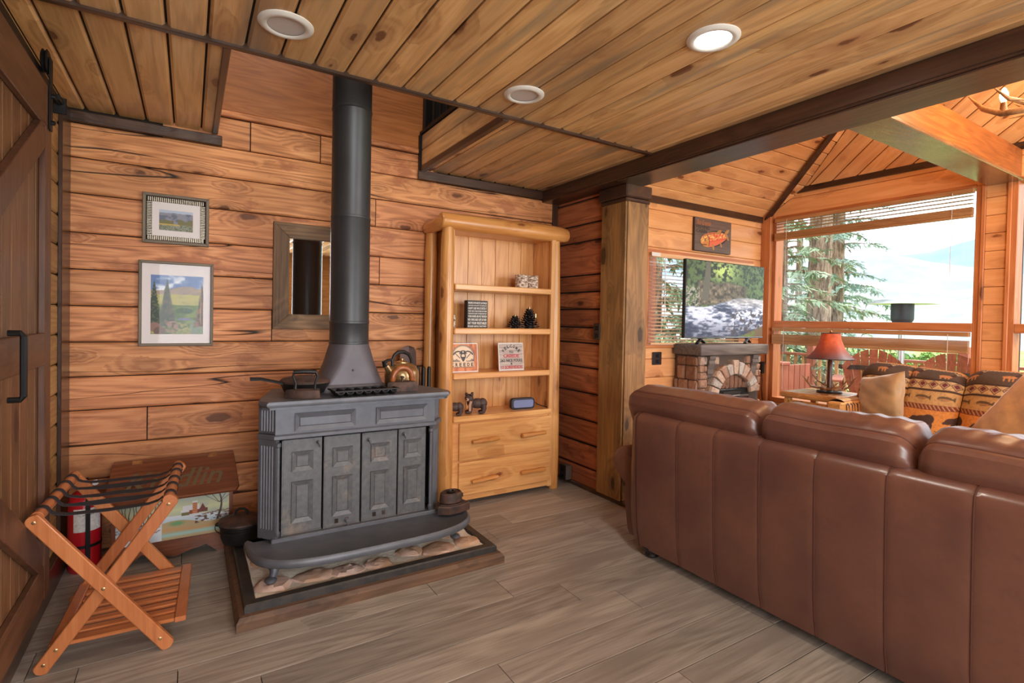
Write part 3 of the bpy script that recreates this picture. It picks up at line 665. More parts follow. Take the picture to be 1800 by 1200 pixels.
# dutch oven
do = thing('dutch_oven', 'black cast iron dutch oven with lid on the hearth corner left of the stove', 'pot', (.262, 3.10, .0), math.radians(-20))
do.location = (.235, 2.98, .093)
part('pot', B().lathe([(.075, 0), (.085, .004), (.094, .03), (.098, .085), (.104, .09), (.104, .096), (.09, .096), (.08, .02), (.0, .015)], n=36), M_irondark, do, smooth=True)
part('lid', B().lathe([(.103, .096), (.106, .10), (.104, .108), (.09, .115), (.06, .127), (.03, .132), (.0, .133)], n=36), M_rust, do, smooth=True)
part('lid_handle', B().tube([(-.03, 0, .128), (-.026, 0, .15), (-.012, 0, .162), (.012, 0, .162), (.026, 0, .15), (.03, 0, .128)], .006, 8), M_irondark, do, smooth=True)
for sx in (-1, 1): part('ear', B().tube([(sx*.095, -.02, .085), (sx*.115, -.015, .088), (sx*.12, 0, .088), (sx*.115, .015, .088), (sx*.095, .02, .085)], .005, 8), M_irondark, do, smooth=True)
part('bail', B().tube([(-.118, 0, .088)]+[(-.118*math.cos(a), -.125*math.sin(a), .088-.012*math.sin(a)) for a in [PI*i/12 for i in range(1, 12)]]+[(.118, 0, .088)], .0025, 6), M_irondark, do, smooth=True)
# ================================================================ bookcase
M_bcZ = wood('aspen_case_z', c(238, 188, 128), c(222, 164, 104), c(178, 116, 66), ax='Z', knot=.6, knotcol=c(120, 66, 36), rough=.35, coat=.25, bump=.04, var=.06, rings=7)
M_bcX = wood('aspen_case_x', c(242, 190, 126), c(226, 166, 102), c(180, 112, 60), ax='X', knot=.9, knotcol=c(126, 62, 34), rough=.33, coat=.3, bump=.04, var=.06, rings=7, streak=c(196, 116, 70), streak_amt=.5)
M_bclog = wood('peeled_log', c(236, 182, 114), c(214, 150, 84), c(166, 104, 56), ax='Z', knot=.9, knotcol=c(120, 66, 36), rough=.3, coat=.35, bump=.06, var=.03, rings=6, streak=c(150, 120, 84), streak_amt=.5)
M_bclogX = wood('peeled_log_x', c(236, 178, 108), c(214, 146, 80), c(166, 104, 56), ax='X', knot=.8, knotcol=c(120, 66, 36), rough=.3, coat=.35, bump=.06, var=.03, rings=6, streak=c(150, 120, 84), streak_amt=.5)
bc = thing('bookcase', 'tall peeled log bookcase with four open shelves and two drawers in the back corner', 'bookcase', (1.88, 3.25, 0))
def log(p, q, r, seed, n=14, seg=12, cap=True, sw=.06):
    rr = random.Random(seed); p = V3(*p); q = V3(*q); d = (q-p); L = d.length; dn = d.normalized(); x = dn.orthogonal().normalized(); y = dn.cross(x); rs = []
    ph = [rr.uniform(0, 6) for _ in range(6)]
    for i in range(seg+1):
        t = i/seg; f = 1+sw*math.sin(t*5+ph[0])+sw*.6*math.sin(t*13+ph[1])
        e = min(t, 1-t)*L
        if e < .004: f *= .86
        ring = []
        for j in range(n):
            a = 2*PI*j/n; rj = r*f*(1+.03*math.sin(2*a+ph[2]+t*3)+.03*math.sin(3*a+ph[3]))
            ring.append(p+d*t+x*rj*math.cos(a)+y*rj*math.sin(a)+x*r*.08*math.sin(t*4+ph[4]))
        rs.append(ring)
    b = B(); rs.insert(1, [c_+dn*.006 for c_ in rs[0]]); rs[1] = [p+dn*.008+(c_-p-dn*.006)*1.14 for c_ in rs[1]]
    return b.rings(rs)
part('post', log((1.435, 3.135, 0), (1.432, 3.135, 1.85), .050, 1), M_bclog, bc, world=bc, smooth=True)
part('post', log((2.322, 3.135, 0), (2.300, 3.135, 1.85), .040, 2), M_bclog, bc, world=bc, smooth=True)
part('post', log((1.412, 3.355, 0), (1.408, 3.355, 1.84), .042, 3), M_bclog, bc, world=bc, smooth=True)
part('post', log((2.335, 3.355, 0), (2.325, 3.355, 1.84), .042, 4), M_bclog, bc, world=bc, smooth=True)
part('crown_log', log((1.372, 3.13, 1.885), (2.395, 3.13, 1.88), .057, 5, seg=18), M_bclogX, bc, world=bc, smooth=True)
part('crown_log', log((1.40, 3.41, 1.865), (1.40, 3.10, 1.872), .042, 6), wood('peeled_log_y', c(236, 178, 108), c(214, 146, 80), c(166, 104, 56), ax='Y', knot=.6, rough=.3, coat=.35, var=.02, rings=6), bc, world=bc, smooth=True)
part('crown_log', log((2.35, 3.41, 1.865), (2.35, 3.10, 1.872), .040, 7), bpy.data.materials['peeled_log_y'], bc, world=bc, smooth=True)
for x0 in (1.455, 2.262): part('side_panel', B().box((x0, 3.12, .05), (x0+.02, 3.38, 1.85), .002), M_bcZ, bc, world=bc)
for k in range(7): part('back_board', B().box((1.475+k*.1125, 3.365+.0015*(k % 2), .05), (1.475+(k+1)*.1125-.002, 3.38, 1.85), .0015), M_bcZ, bc, world=bc)
part('top_panel', B().box((1.455, 3.12, 1.835), (2.282, 3.385, 1.855), .002), M_bcX, bc, world=bc)
part('side_stile', B().box((2.245, 3.098, .03), (2.283, 3.12, 1.84), .002), M_bcZ, bc, world=bc)
for z in (1.437, 1.146, .846):
    part('shelf', B().box((1.475, 3.10, z), (2.262, 3.365, z+.040), .006), M_bcX, bc, world=bc)
part('cabinet_top', B().box((1.475, 3.088, .565), (2.262, 3.365, .603), .004), M_bcX, bc, world=bc)
part('bottom_rail', B().box((1.475, 3.10, .035), (2.275, 3.118, .085), .003), M_bcX, bc, world=bc)
part('cabinet_face', B().box((1.475, 3.105, .085), (2.275, 3.118, .566), .002), M_bcX, bc, world=bc)
part('bottom_panel', B().box((1.475, 3.118, .06), (2.262, 3.365, .08), .002), M_bcX, bc, world=bc)
for z0, z1, hz in ((.308, .556, .432), (.075, .296, .168)):
    dr = part('drawer', B().box((1.518, 3.085, z0), (2.262, 3.105, z1), .004), M_bcX, bc, world=bc)
    for hx in (1.70, 2.09):
        b_ = log((hx-.10, 3.052, hz+.004*(hx > 2)), (hx+.10, 3.052, hz+.01), .0145, int(hx*100+hz*10), n=10, seg=9, sw=.14)
        b_.tube([(hx-.065, 3.055, hz), (hx-.065, 3.088, hz)], .007, 8).tube([(hx+.065, 3.055, hz), (hx+.065, 3.088, hz)], .007, 8)
        part('drawer_handle', b_, M_bclogX, dr, world=bc, smooth=True)
# ---- things on the shelves
def text_mesh(txt, size, font_shear=0., extrude=.0006, bold=0.):
    cu = bpy.data.curves.new('t', 'FONT'); cu.body = txt; cu.size = size; cu.align_x = 'CENTER'; cu.align_y = 'CENTER'; cu.extrude = extrude; cu.shear = font_shear; cu.offset = bold; cu.resolution_u = 3
    o = bpy.data.objects.new('t', cu); COL.objects.link(o); bpy.context.view_layer.update()
    me = bpy.data.meshes.new_from_object(o.evaluated_get(bpy.context.evaluated_depsgraph_get())); bpy.data.objects.remove(o); return me
def text(name, txt, size, mat, parent, M_, fit=None, **k):
    """lettering: text plane x right, y up, placed by matrix M_ ; fit=(w,h) stretches it to that size"""
    me = text_mesh(txt, size, **k)
    if fit:
        xs = [v.co.x for v in me.vertices]; ys = [v.co.y for v in me.vertices]; w, h = max(xs)-min(xs), max(ys)-min(ys)
        for v in me.vertices: v.co.x = (v.co.x-(max(xs)+min(xs))/2)*fit[0]/w; v.co.y = (v.co.y-(max(ys)+min(ys))/2)*fit[1]/h
    me.transform(M_); me.name = name; me.materials.clear(); me.materials.append(mat)
    return link(name, me, parent)
UPR = Matrix.Rotation(PI/2, 4, 'X')       # text plane stood upright, reading from -Y
birch = N('birch_bark'); v = birch.obj(); nn = birch.noise(birch.vm('MULTIPLY', v, (40, 40, 90)), 1, 4, .7); birch.bump(nn, .5, .004)
M_birch = birch.out(birch.mix(birch.maprange(nn, .42, .6), c(120, 86, 60), c(232, 214, 196)), .8)
for i_, x in enumerate((2.045, 2.142)):
    t = thing('candle', 'birch bark wrapped candle on top shelf, %s of the pair' % ('left' if i_ == 0 else 'right'), 'candle', (x, 3.19+.01*i_, 1.4775), .4*i_, 'birch bark candles')
    part('bark_sleeve', B().lathe([(.0, 0), (.046, 0), (.047, .003), (.047, .094), (.043, .095), (.042, .085), (.0, .085)], n=28), M_birch, t, smooth=40)
    part('wick', B().tube([(0, 0, .085), (.001, 0, .1)], .0015, 6), M_irondark, t)
sg = thing('block_sign', 'small black box sign with white block-letter sayings on second shelf', 'sign', (1.683, 3.19, 1.1865), math.radians(0))
part('block', B().box((-.082, -.016, 0), (.078, .03, .188), .002), plain('sign_black', c(38, 36, 36), .6), sg)
M_wt = plain('cream_print', c(214, 206, 196), .6)
lines = ["MOM'S FAVORITE SAYINGS", "WHAT PART OF NO DON'T YOU UNDERSTAND", "I DON'T CARE WHO STARTED IT", "WHAT UNTIL YOUR FATHER GETS HOME", "YOUR FACE IS GOING TO FREEZE LIKE THAT", "YOUR HANDS ARE NOT BROKEN", "NO ONE SAID LIFE IS FAIR", "EAT YOUR VEGETABLES", "BECAUSE I SAID SO, THAT'S WHY"]
hs_ = [.017, .010, .018, .013, .011, .017, .019, .020, .016]; z = .180
for L_, h_ in zip(lines, hs_):
    text('lettering', L_, .02, M_wt, sg, Matrix.Translation((-.002, -.0165, z-h_/2)) @ UPR, fit=(.144, h_*.92), bold=.0006); z -= h_+.0045
t = thing('small_block', 'pale wooden block at the left end of the second shelf, partly behind the post', 'ornament', (1.505, 3.20, 1.1865))
part('block', B().box((-.02, -.012, 0), (.018, .015, .075), .002), M_birch, t); part('cap', B().box((-.02, -.012, .075), (.016, .015, .085), .003), M_birch, t)
# metal pine-cone candle holders
M_cone = plain('dark_bronze', c(46, 42, 42), .35, .7, nz=.2, nscale=40)
for x, y, r_, h_, lab in ((1.995, 3.19, .062, .075, 'small dark metal pine cone candle holder, left one on second shelf'), (2.125, 3.20, .082, .135, 'large dark metal pine cone candle holder on second shelf')):
    t = thing('pine_cone_holder', lab, 'candle holder', (x, y, 1.1865), 0, 'pine cone candle holders')
    part('core', B().lathe([(.0, 0), (r_*.45, .0), (r_*.4, h_*.3), (r_*.15, h_*.9), (0, h_)], n=12), M_cone, t, smooth=True)
    nl = 6 if h_ < .1 else 9; b_ = B()
    for L in range(nl):
        f = L/nl; n_ = 11-L//2
        for k in range(n_):
            a = 2*PI*(k+.5*(L % 2))/n_; rr_ = r_*(1-.75*f); z0 = h_*f*.95+.006; cs_, sn_ = math.cos(a), math.sin(a); w_ = rr_*.24+.003
            p0 = V3(cs_*rr_*.25, sn_*rr_*.25, z0+.006); p1 = V3(cs_*rr_*.75, sn_*rr_*.75, z0+.002+.006*f); p2 = V3(cs_*rr_, sn_*rr_, z0+.012+.012*f); sd = V3(-sn_, cs_, 0)*w_
            b_.rings([[p0-sd*.5, p0+sd*.5, p0+sd*.5+V3(0, 0, .003), p0-sd*.5+V3(0, 0, .003)], [p1-sd, p1+sd, p1+sd+V3(0, 0, .003), p1-sd+V3(0, 0, .003)], [p2-sd*.35, p2+sd*.35, p2+sd*.35+V3(0, 0, .002), p2-sd*.35+V3(0, 0, .002)]])
    part('scales', b_, M_cone, t)
    part('candle_socket', B().lathe([(.0, h_-.004), (.010, h_-.004), (.010, h_+.022), (.008, h_+.022), (.008, h_), (0, h_)], n=14), M_brass, t, smooth=40)
    if h_ > .1: part('candle_socket', B().lathe([(.0, h_*.6), (.008, h_*.6), (.008, h_*.8), (.006, h_*.8), (0, h_*.7)], (.035, -.03, 0), n=12), M_brass, t, smooth=40)
# flat square signs on the third shelf
def px_canvas(w, h, col): a = np.zeros((h, w, 3), np.float32); a[:] = [x/255 for x in col]; return a
rng = np.random.RandomState(5)
def fbm(h, w, sx, sy, oct_=4, seed=0):
    r = np.random.RandomState(seed); out = np.zeros((h, w), np.float32); amp = 1.; tot = 0
    for o in range(oct_):
        gh, gw = max(2, int(h/sy*2**o)+2), max(2, int(w/sx*2**o)+2)
        g = r.rand(gh, gw).astype(np.float32); yy = np.linspace(0, gh-1.001, h); xx = np.linspace(0, gw-1.001, w)
        y0 = yy.astype(int); x0 = xx.astype(int); fy = (yy-y0)[:, None]; fx = (xx-x0)[None]; fy = fy*fy*(3-2*fy); fx = fx*fx*(3-2*fx)
        y1 = np.minimum(y0+1, gh-1); x1 = np.minimum(x0+1, gw-1)
        out += amp*((g[y0][:, x0]*(1-fx)+g[y0][:, x1]*fx)*(1-fy)+(g[y1][:, x0]*(1-fx)+g[y1][:, x1]*fx)*fy); tot += amp; amp *= .55
    return out/tot
def lerp(a, m, col, amt=1.):
    m = np.clip(m, 0, 1)[..., None]*amt; a[:] = a*(1-m)+np.array(col, np.float32)/255*m
def wsign(lab, x, rot, bgmat):
    t = thing('square_sign', lab, 'sign', (x, 3.175, .8865), rot)
    tilt = Matrix.Rotation(math.radians(-7), 4, 'X')
    part('board', B().box((-.105, 0, 0), (.105, .01, .197), .0015).xf(tilt), M_white, t)
    b_ = B().quad((-.100, -.0006, .006), (.100, -.0006, .006), (.100, -.0006, .191), (-.100, -.0006, .191)).xf(tilt)
    part('printed_face', b_, bgmat, t, norm=None) if False else link('printed_face', b_.mesh('printed_face', bgmat, None, False), t)
    return t, tilt
bgA = px_canvas(200, 200, (190, 172, 160)); g_ = fbm(200, 200, 60, 4, 4, 1); lerp(bgA, (g_-.4)*2.2, (146, 128, 118)); 
for k in range(1, 7): bgA[int(k*28.5)-1:int(k*28.5)+1] *= .62
wA, tl = wsign('square grey plank-print sign reading WELCOME TO CREEDE on third shelf', 1.968, 0, painted('sign_planks', bgA))
M_pb = plain('print_black', c(52, 46, 46), .6); M_pr = plain('print_red', c(186, 46, 58), .6)
def wl_(txt, z, fit, mat, x=0, rot=0): text('lettering', txt, .03, mat, wA, tl @ Matrix.Translation((x, -.0012, z)) @ UPR @ Matrix.Rotation(rot, 4, 'Z'), fit=fit, bold=.0008)
for k, ch in enumerate('WELCOME'):
    a = (k-3)*-.285; wl_(ch, .075+.098*math.cos(a), (.016, .023), M_pb, -.088*math.sin(a)*1., a)
wl_('TO', .132, (.034, .018), M_pb); wl_('CREEDE', .103, (.132, .024), M_pr); wl_('262 NICE FOLKS', .071, (.184, .019), M_pb); wl_('&', .047, (.016, .016), M_pb); wl_('13 SOREHEADS', .022, (.176, .021), M_pr)
bgB = px_canvas(200, 200, (214, 132, 76)); g_ = fbm(200, 200, 14, 80, 5, 9); lerp(bgB, (g_-.35)*2.4, (160, 78, 40))
Y, X = np.mgrid[0:200, 0:200]; rr_ = np.hypot(X-92, Y-92)
lerp(bgB, (rr_ < 84)*(Y < 130)*1., (226, 196, 164)); lerp(bgB, ((np.abs(rr_-84) < 1.6)+(np.abs(rr_-78) < 1.2))*(Y < 128)*1., (60, 50, 50))
lerp(bgB, (Y > 128)*(Y < 168)*(X > 2)*(X < 172)*1., (222, 188, 154)); lerp(bgB, ((np.abs(Y-169) < 1.5)*(X < 172))*1., (60, 50, 50))
mt = 128-np.abs(((X+20) % 60)-30)*.55-np.abs(((X) % 22)-11)*.5; lerp(bgB, (Y > mt)*(Y < 130)*(rr_ < 84)*(np.abs(X-92) > 22)*((X+Y) % 7 < 4)*1., (60, 50, 50))
head = ((X-92)/21.)**2+((Y-88)/24.)**2 < 1; lerp(bgB, head*1., (54, 46, 46)); lerp(bgB, (((X-92)/13.)**2+((Y-86)/13.)**2 < 1)*1., (226, 196, 164))
lerp(bgB, ((X-92)**2/(20.-(Y-96)*.5).clip(1)**2 < 1)*(Y > 94)*(Y < 128)*1., (54, 46, 46)); lerp(bgB, (((X-92)/25.)**2+((Y-64)/18.)**2 < 1)*(Y < 70)*1., (54, 46, 46)); lerp(bgB, (np.abs(Y-70) < 3)*(np.abs(X-92) < 30)*1., (54, 46, 46))
lerp(bgB, (np.hypot(X-92, Y-58) < 6)*1., (226, 196, 164))
for sx in (-1, 1):
    u_ = (X-92)*sx; lerp(bgB, (np.abs((Y-104)+(u_-24)*1.05) < 3.4)*(u_ > 24)*(u_ < 62)*1., (54, 46, 46)); lerp(bgB, (np.abs(np.hypot(u_-36, Y-92)-38) < 4.5)*(u_ > 22)*(Y < 80)*1., (54, 46, 46))
wB, tl2 = wsign('square orange wood-print sign with bearded miner and crossed picks on third shelf', 1.592, 0, painted('sign_miner', bgB))
for k, ch in enumerate('CREEDE'): text('lettering', ch, .03, M_pb, wB, tl2 @ Matrix.Translation((-.088+k*.0295, -.0012, .051)) @ UPR, fit=(.017, .024), bold=.0008)
# carved bears
M_bear = plain('carved_bear_dark', c(76, 58, 54), .6, nz=.3, nscale=60, bump=.4); M_bearl = plain('carved_bear_light', c(186, 140, 112), .65, nz=.15, nscale=70, bump=.3)
def bear(lab, loc, rz, sc_=1.):
    t = thing('bear_figurine', lab, 'figurine', loc, rz, 'carved bear cubs'); S = Matrix.Scale(sc_, 4)
    b_ = B().ball((.02, 0, .062), .032, 14, 10, (1.5, .95, 1.0)).ball((.052, 0, .062), .031, 12, 8, (1, 1, 1.1)).ball((-.018, 0, .066), .026, 12, 8, (1, 1, 1.1))
    for sx in (-1, 1):
        b_.tube([(.058, sx*.018, .06), (.062, sx*.02, .03), (.055, sx*.02, .010)], [.02, .015, .014], 10); b_.ball((.046, sx*.02, .010), .013, 10, 6, (1.5, 1, .75))
        b_.tube([(-.018, sx*.018, .06), (-.022, sx*.02, .03), (-.026, sx*.02, .010)], [.016, .013, .013], 10); b_.ball((-.036, sx*.02, .010), .013, 10, 6, (1.5, 1, .75))
    part('body', b_.xf(S), M_bear, t, smooth=True)
    part('head', B().ball((-.032, -.012, .096), .027, 14, 10, (1, .95, 1)).ball((-.048, .012, .118), .010).ball((-.016, -.034, .12), .010).ball((-.012, .012, .122), .009).xf(S), M_bear, t, smooth=True)
    part('muzzle', B().ball((-.045, -.035, .09), .013, 10, 8, (1, 1.1, .85)).xf(S), M_bearl, t, 'tan muzzle', smooth=True)
    part('nose', B().ball((-.05, -.05, .094), .005).ball((-.03, -.038, .104), .003).ball((-.055, -.03, .104), .003).xf(S), M_irondark, t, smooth=True)
    for sx in (-1, 1): part('chest_strip', B().tube([(-.02, sx*.026-.006, .08), (-.028, sx*.03-.006, .055), (-.026, sx*.03-.006, .02)], [.009, .011, .009], 8, flat=.7).xf(S), M_bearl, t, 'tan carved strip', smooth=True)
bear('dark carved bear cub figurine beside the bookcase post, the whole one', (1.66, 3.16, .6035), math.radians(-25), 1.1)
bear('dark carved bear cub figurine half hidden by the bookcase post', (1.492, 3.15, .6035), math.radians(-25), .92)
# bluetooth speaker
sp = thing('speaker', 'small rounded black portable speaker with blue-grey grille on lowest shelf', 'speaker', (2.06, 3.17, .6035), math.radians(-4))
b_ = B(); n_ = 10
def stad(a, b2, r, y, n=6):
    out = []
    for q, (sx, sz) in enumerate(((1, 1), (-1, 1), (-1, -1), (1, -1))):
        for i in range(n):
            tt = PI/2*(q+i/(n-1)); out.append(V3(sx*(a-r)+r*math.cos(tt), y, .04+sz*(b2-r)+r*math.sin(tt)))
    return out
part('shell', B().rings([stad(.085, .032, .02, -.018), stad(.095, .04, .025, -.014), stad(.097, .04, .025, 0), stad(.095, .04, .025, .02), stad(.085, .032, .02, .026)]), plain('rubber_black', c(40, 40, 50), .6), sp, smooth=40)
part('grille', B().rings([stad(.082, .028, .016, -.0185), stad(.080, .026, .014, -.021)]), plain('speaker_grille', c(118, 128, 168), .6, nz=.1, nscale=300), sp, 'blue-grey grille', smooth=30)
part('cord', B().tube([(.095, -.005, .05), (.108, -.005, .04), (.118, -.01, .03), (.15, -.02, .018), (.185, -.03, .008), (.20, -.035, .004)], [.002, .002, .004, .0035, .003, .004], 6), M_steel, sp, smooth=True)
# ================================================================ left side: barn door, luggage rack, kindling box, extinguisher
BD = (c(150, 108, 72), c(122, 84, 56), c(78, 54, 40))
M_bdZ = wood('barn_door_z', *BD, ax='Z', knot=.7, rough=.4, var=.1, streak=c(80, 66, 54), streak_amt=.6)
M_bdY = wood('barn_door_y', c(128, 88, 62), c(104, 70, 50), c(66, 46, 36), ax='Y', knot=.4, rough=.4, var=.06)
M_bdZ2 = wood('barn_door_stile', c(124, 82, 58), c(98, 64, 46), c(62, 42, 34), ax='Z', knot=.4, rough=.4, var=.06)
bd = thing('barn_door', 'dark brown sliding barn door with diagonal braces hanging on the left wall', 'door', (-.48, 1.9, .15))
for k in range(13): part('door_board', B().box((-.497, 2.64-.1*(k+1)+.002, .16), (-.48, 2.64-.1*k-.002, 2.07), .003), M_bdZ, bd, world=bd)
part('end_stile', B().box((-.48, 2.575, .16), (-.457, 2.66, 2.09), .003), M_bdZ2, bd, world=bd)
part('end_stile', B().box((-.48, 1.335, .16), (-.457, 1.42, 2.09), .003), M_bdZ2, bd, world=bd)
for z0, z1 in ((1.93, 2.09), (1.045, 1.165), (.16, .29)): part('rail', B().box((-.48, 1.42, z0), (-.458, 2.575, z1), .003), M_bdY, bd, world=bd)
for p, q in (((-.468, 2.545, 1.90), (-.468, 1.46, 1.20)), ((-.468, 2.545, .32), (-.468, 1.46, 1.02))):
    part('brace', B().bar(p, q, .10, .022, .002, upv=(1, 0, 0)), M_bdZ2, bd, world=bd)
part('pull_handle', B().tube([(-.458, 2.10, .98), (-.43, 2.10, .98), (-.422, 2.10, .99), (-.422, 2.10, 1.17), (-.43, 2.10, 1.18), (-.458, 2.10, 1.18)], .009, 8), M_steel, bd, world=bd)
hg = part('hanger', B().box((-.456, 2.60, 1.93), (-.450, 2.64, 2.20), .002), M_steel, bd, world=bd)
part('wheel', B().lathe([(.0, 0), (.040, 0), (.046, .004), (.038, .01), (.046, .016), (.04, .02), (.0, .02)], (-.478, 2.62, 2.185), 20, 'X'), M_steel, hg, world=bd, smooth=30)
for z in (1.96, 2.06): part('bolt', B().lathe([(.009, 0), (.009, .008), (.005, .012)], (-.450, 2.62, z), 8, 'X'), M_steel, hg, world=bd)
tr = solo('door_track', B().box((-.492, .2, 2.135), (-.482, 3.05, 2.165), .002), M_steel, 'flat black steel track rail above the sliding barn door', 'track', (-.487, 1.6, 2.135), world=True)
tr2 = thing('track_stop', 'black bracket at the end of the door track near the corner', 'bracket', (-.49, 3.0, 2.12))
part('plate', B().box((-.508, 2.97, 2.10), (-.462, 2.978, 2.17), .002), M_steel, tr2, world=tr2); part('pin', B().tube([(-.48, 2.90, 2.15), (-.48, 2.97, 2.15)], .012, 10), M_steel, tr2, world=tr2)
# luggage rack
M_rk = wood('rack_bamboo', c(206, 134, 84), c(184, 108, 62), c(140, 76, 42), ax='Z', knot=0, rough=.3, coat=.35, bump=.03, var=.05, rings=4, cg=.5)
M_rkX = wood('rack_bamboo_x', c(206, 134, 84), c(184, 108, 62), c(140, 76, 42), ax='X', knot=0, rough=.3, coat=.35, bump=.03, var=.07, rings=4, cg=.5)
M_strap = plain('black_webbing', c(38, 38, 44), .75, nz=.15, nscale=200, bump=.1)
rk = thing('luggage_rack', 'folding wooden luggage rack with black straps and slatted shelf by the barn door', 'luggage rack', (-.235, 2.585, 0), math.radians(-2.5))
def rbar(p, q, w, th, y0):
    """flat board with rounded ends in the X-Z plane, at y0..y0+th"""
    p = Vector(p); q = Vector(q); d = (q-p).normalized(); n_ = Vector((-d.y, d.x)); out = []
    for i in range(7): a = -PI/2+PI*i/6; out.append(q+d*math.cos(a)*w*.32+n_*math.sin(a)*w*.5)
    for i in range(7): a = PI/2+PI*i/6; out.append(p+d*math.cos(a)*w*.32+n_*math.sin(a)*w*.5)
    b = B(); e = .003; cx = (p+q)/2
    def rg(y, ins): return [V3(v.x-(ins*(1 if (v-cx).dot(n_) > 0 else -1))*n_.x, y, v.y-(ins*(1 if (v-cx).dot(n_) > 0 else -1))*n_.y) for v in out]
    return b.rings([rg(y0, e), rg(y0+e, 0), rg(y0+th-e, 0), rg(y0+th, e)])
for y_, dy in ((-.285, .026), (.262, -.026)):
    l1 = part('leg', rbar((-.196, .546), (.186, .018), .046, .022, y_), M_rk, rk, smooth=30)
    l2 = part('leg', rbar((.196, .55), (-.178, .018), .046, .022, y_+dy), M_rk, rk, smooth=30)
    if y_ < 0:
        for x, z in ((-.190, .538), (-.003, .272), (.165, .048)): part('screw', B().lathe([(.006, 0), (.006, .002), (.003, .003)], (x, y_, z), 10, 'Y'), M_brass, l1)
        for x, z in ((.186, .535), (-.137, .078), (-.17, .035)): part('screw', B().lathe([(.006, 0), (.006, .002), (.003, .003)], (x, y_+dy, z), 10, 'Y'), M_brass, l2)
for x, z in ((-.188, .548), (.186, .552)):
    part('top_bar', B().tube([(x, -.26, z), (x, .26, z)], .019, 14), wood('rack_bamboo_y', c(206, 134, 84), c(184, 108, 62), c(140, 76, 42), ax='Y', knot=0, rough=.3, coat=.35, bump=.03, var=.05, rings=4, cg=.5) if x < 0 else bpy.data.materials['rack_bamboo_y'], rk, smooth=40)
for k in range(5):
    y = -.205+k*.1025+.006*math.sin(k*9); w = .015; pts = []
    for i in range(9): a = math.radians(250-i*40) if False else None
    path = []
    for i in range(10): a = math.radians(-60+300*i/9); path.append((-.188-.0215*math.cos(a+PI)*-1, .548+.0215*math.sin(a)))
    L = [(-.188+.0215*math.cos(math.radians(a)), .548+.0215*math.sin(math.radians(a))) for a in range(300, 0, -25)]
    sag = [(-.15, .538-.004*(k % 2)), (-.12, .531), (-.06, .529), (0, .528+.002*(k % 3)), (.06, .529), (.12, .531), (.15, .54)]
    R_ = [(.186-.0215*math.cos(math.radians(a)), .552+.0215*math.sin(math.radians(a))) for a in range(0, 300, 25)]
    path = L+[(-.162, .544)]+sag+R_
    rr = []; tw = (.1, .45, .2, .35, .15)[k]; w = .014
    for x, z in path:
        f = 1-min(1, abs(x)/.13)**2 if abs(x) < .13 else 0; a = tw*f
        rr.append([V3(x, y-w*math.cos(a), z-w*math.sin(a)), V3(x, y+w*math.cos(a), z+w*math.sin(a)), V3(x, y+w*math.cos(a), z+w*math.sin(a)-.002), V3(x, y-w*math.cos(a), z-w*math.sin(a)-.002)])
    part('strap', B().rings(rr), M_strap, rk, smooth=30)
part('shelf_rail', B().box((.205, -.232, .066), (.243, .255, .086), .003), M_rk, rk); part('shelf_rail', B().box((-.165, -.232, .066), (-.128, .255, .086), .003), M_rk, rk)
for k in range(8): part('slat', B().box((-.128, -.230+k*.0615, .070), (.205, -.230+k*.0615+(.044 if k in (0, 7) else .034), .084), .003), M_rkX, rk)
part('shelf_batten', B().box((.12, -.22, .058), (.14, .24, .070), .002), M_rk, rk)
# fire extinguisher
M_red = plain('extinguisher_red', c(176, 24, 34), .25, 0, coat=.5)
ex = thing('fire_extinguisher', 'red fire extinguisher with white label standing in the left back corner', 'fire extinguisher', (-.425, 3.22, 0), math.radians(20))
part('cylinder', B().lathe([(.0, .0), (.060, .0), (.066, .012), (.066, .33), (.058, .362), (.035, .382), (.018, .388), (.018, .40), (.0, .40)], n=32), M_red, ex, smooth=40)
part('valve', B().lathe([(.016, .395), (.018, .42), (.010, .43), (.010, .445), (.0, .447)], n=14).tube([(0, 0, .415), (.03, -.01, .418)], .008, 8), plain('chrome', c(190, 190, 192), .2, 1.), ex, smooth=40)
part('lever', B().bar((.01, 0, .44), (-.06, -.03, .452), .018, .004).bar((.01, 0, .425), (-.055, -.028, .418), .016, .004), M_steel, ex)
part('gauge', B().lathe([(.0, 0), (.014, 0), (.014, .01), (.0, .01)], (.035, -.02, .418), 14, 'Y'), bpy.data.materials['chrome'], ex)
lab_ = B(); lab_.rings([[V3(.0668*math.cos(a), .0668*math.sin(a), z) for a in [math.radians(-140+10*i) for i in range(11)]] for z in (.20, .31)], cap=False, closed=False)
part('label', lab_, plain('label_white', c(206, 200, 196), .5, nz=.25, nscale=90), ex, 'white printed instruction label', smooth=True)
lab_ = B(); lab_.rings([[V3(.0672*math.cos(a), .0672*math.sin(a), z) for a in [math.radians(-128+10*i) for i in range(5)]] for z in (.282, .296)], cap=False, closed=False)
text_m = lambda t_, zz, w_, h_: text('lettering', t_, .02, M_pb, ex, Matrix.Rotation(math.radians(0), 4, 'Z') @ Matrix.Translation((.0, -.0675, zz)) @ UPR, fit=(w_, h_))
text_m('FIRE EXTINGUISHER', .296, .05, .009); text_m('INSTRUCTIONS', .28, .042, .006)
part('strap', B().lathe([(.068, .12), (.068, .135)], n=28, cap=False), M_steel, ex); part('strap', B().box((-.012, -.073, .06), (.006, -.068, .36), .001), M_steel, ex, 'vertical black strap')
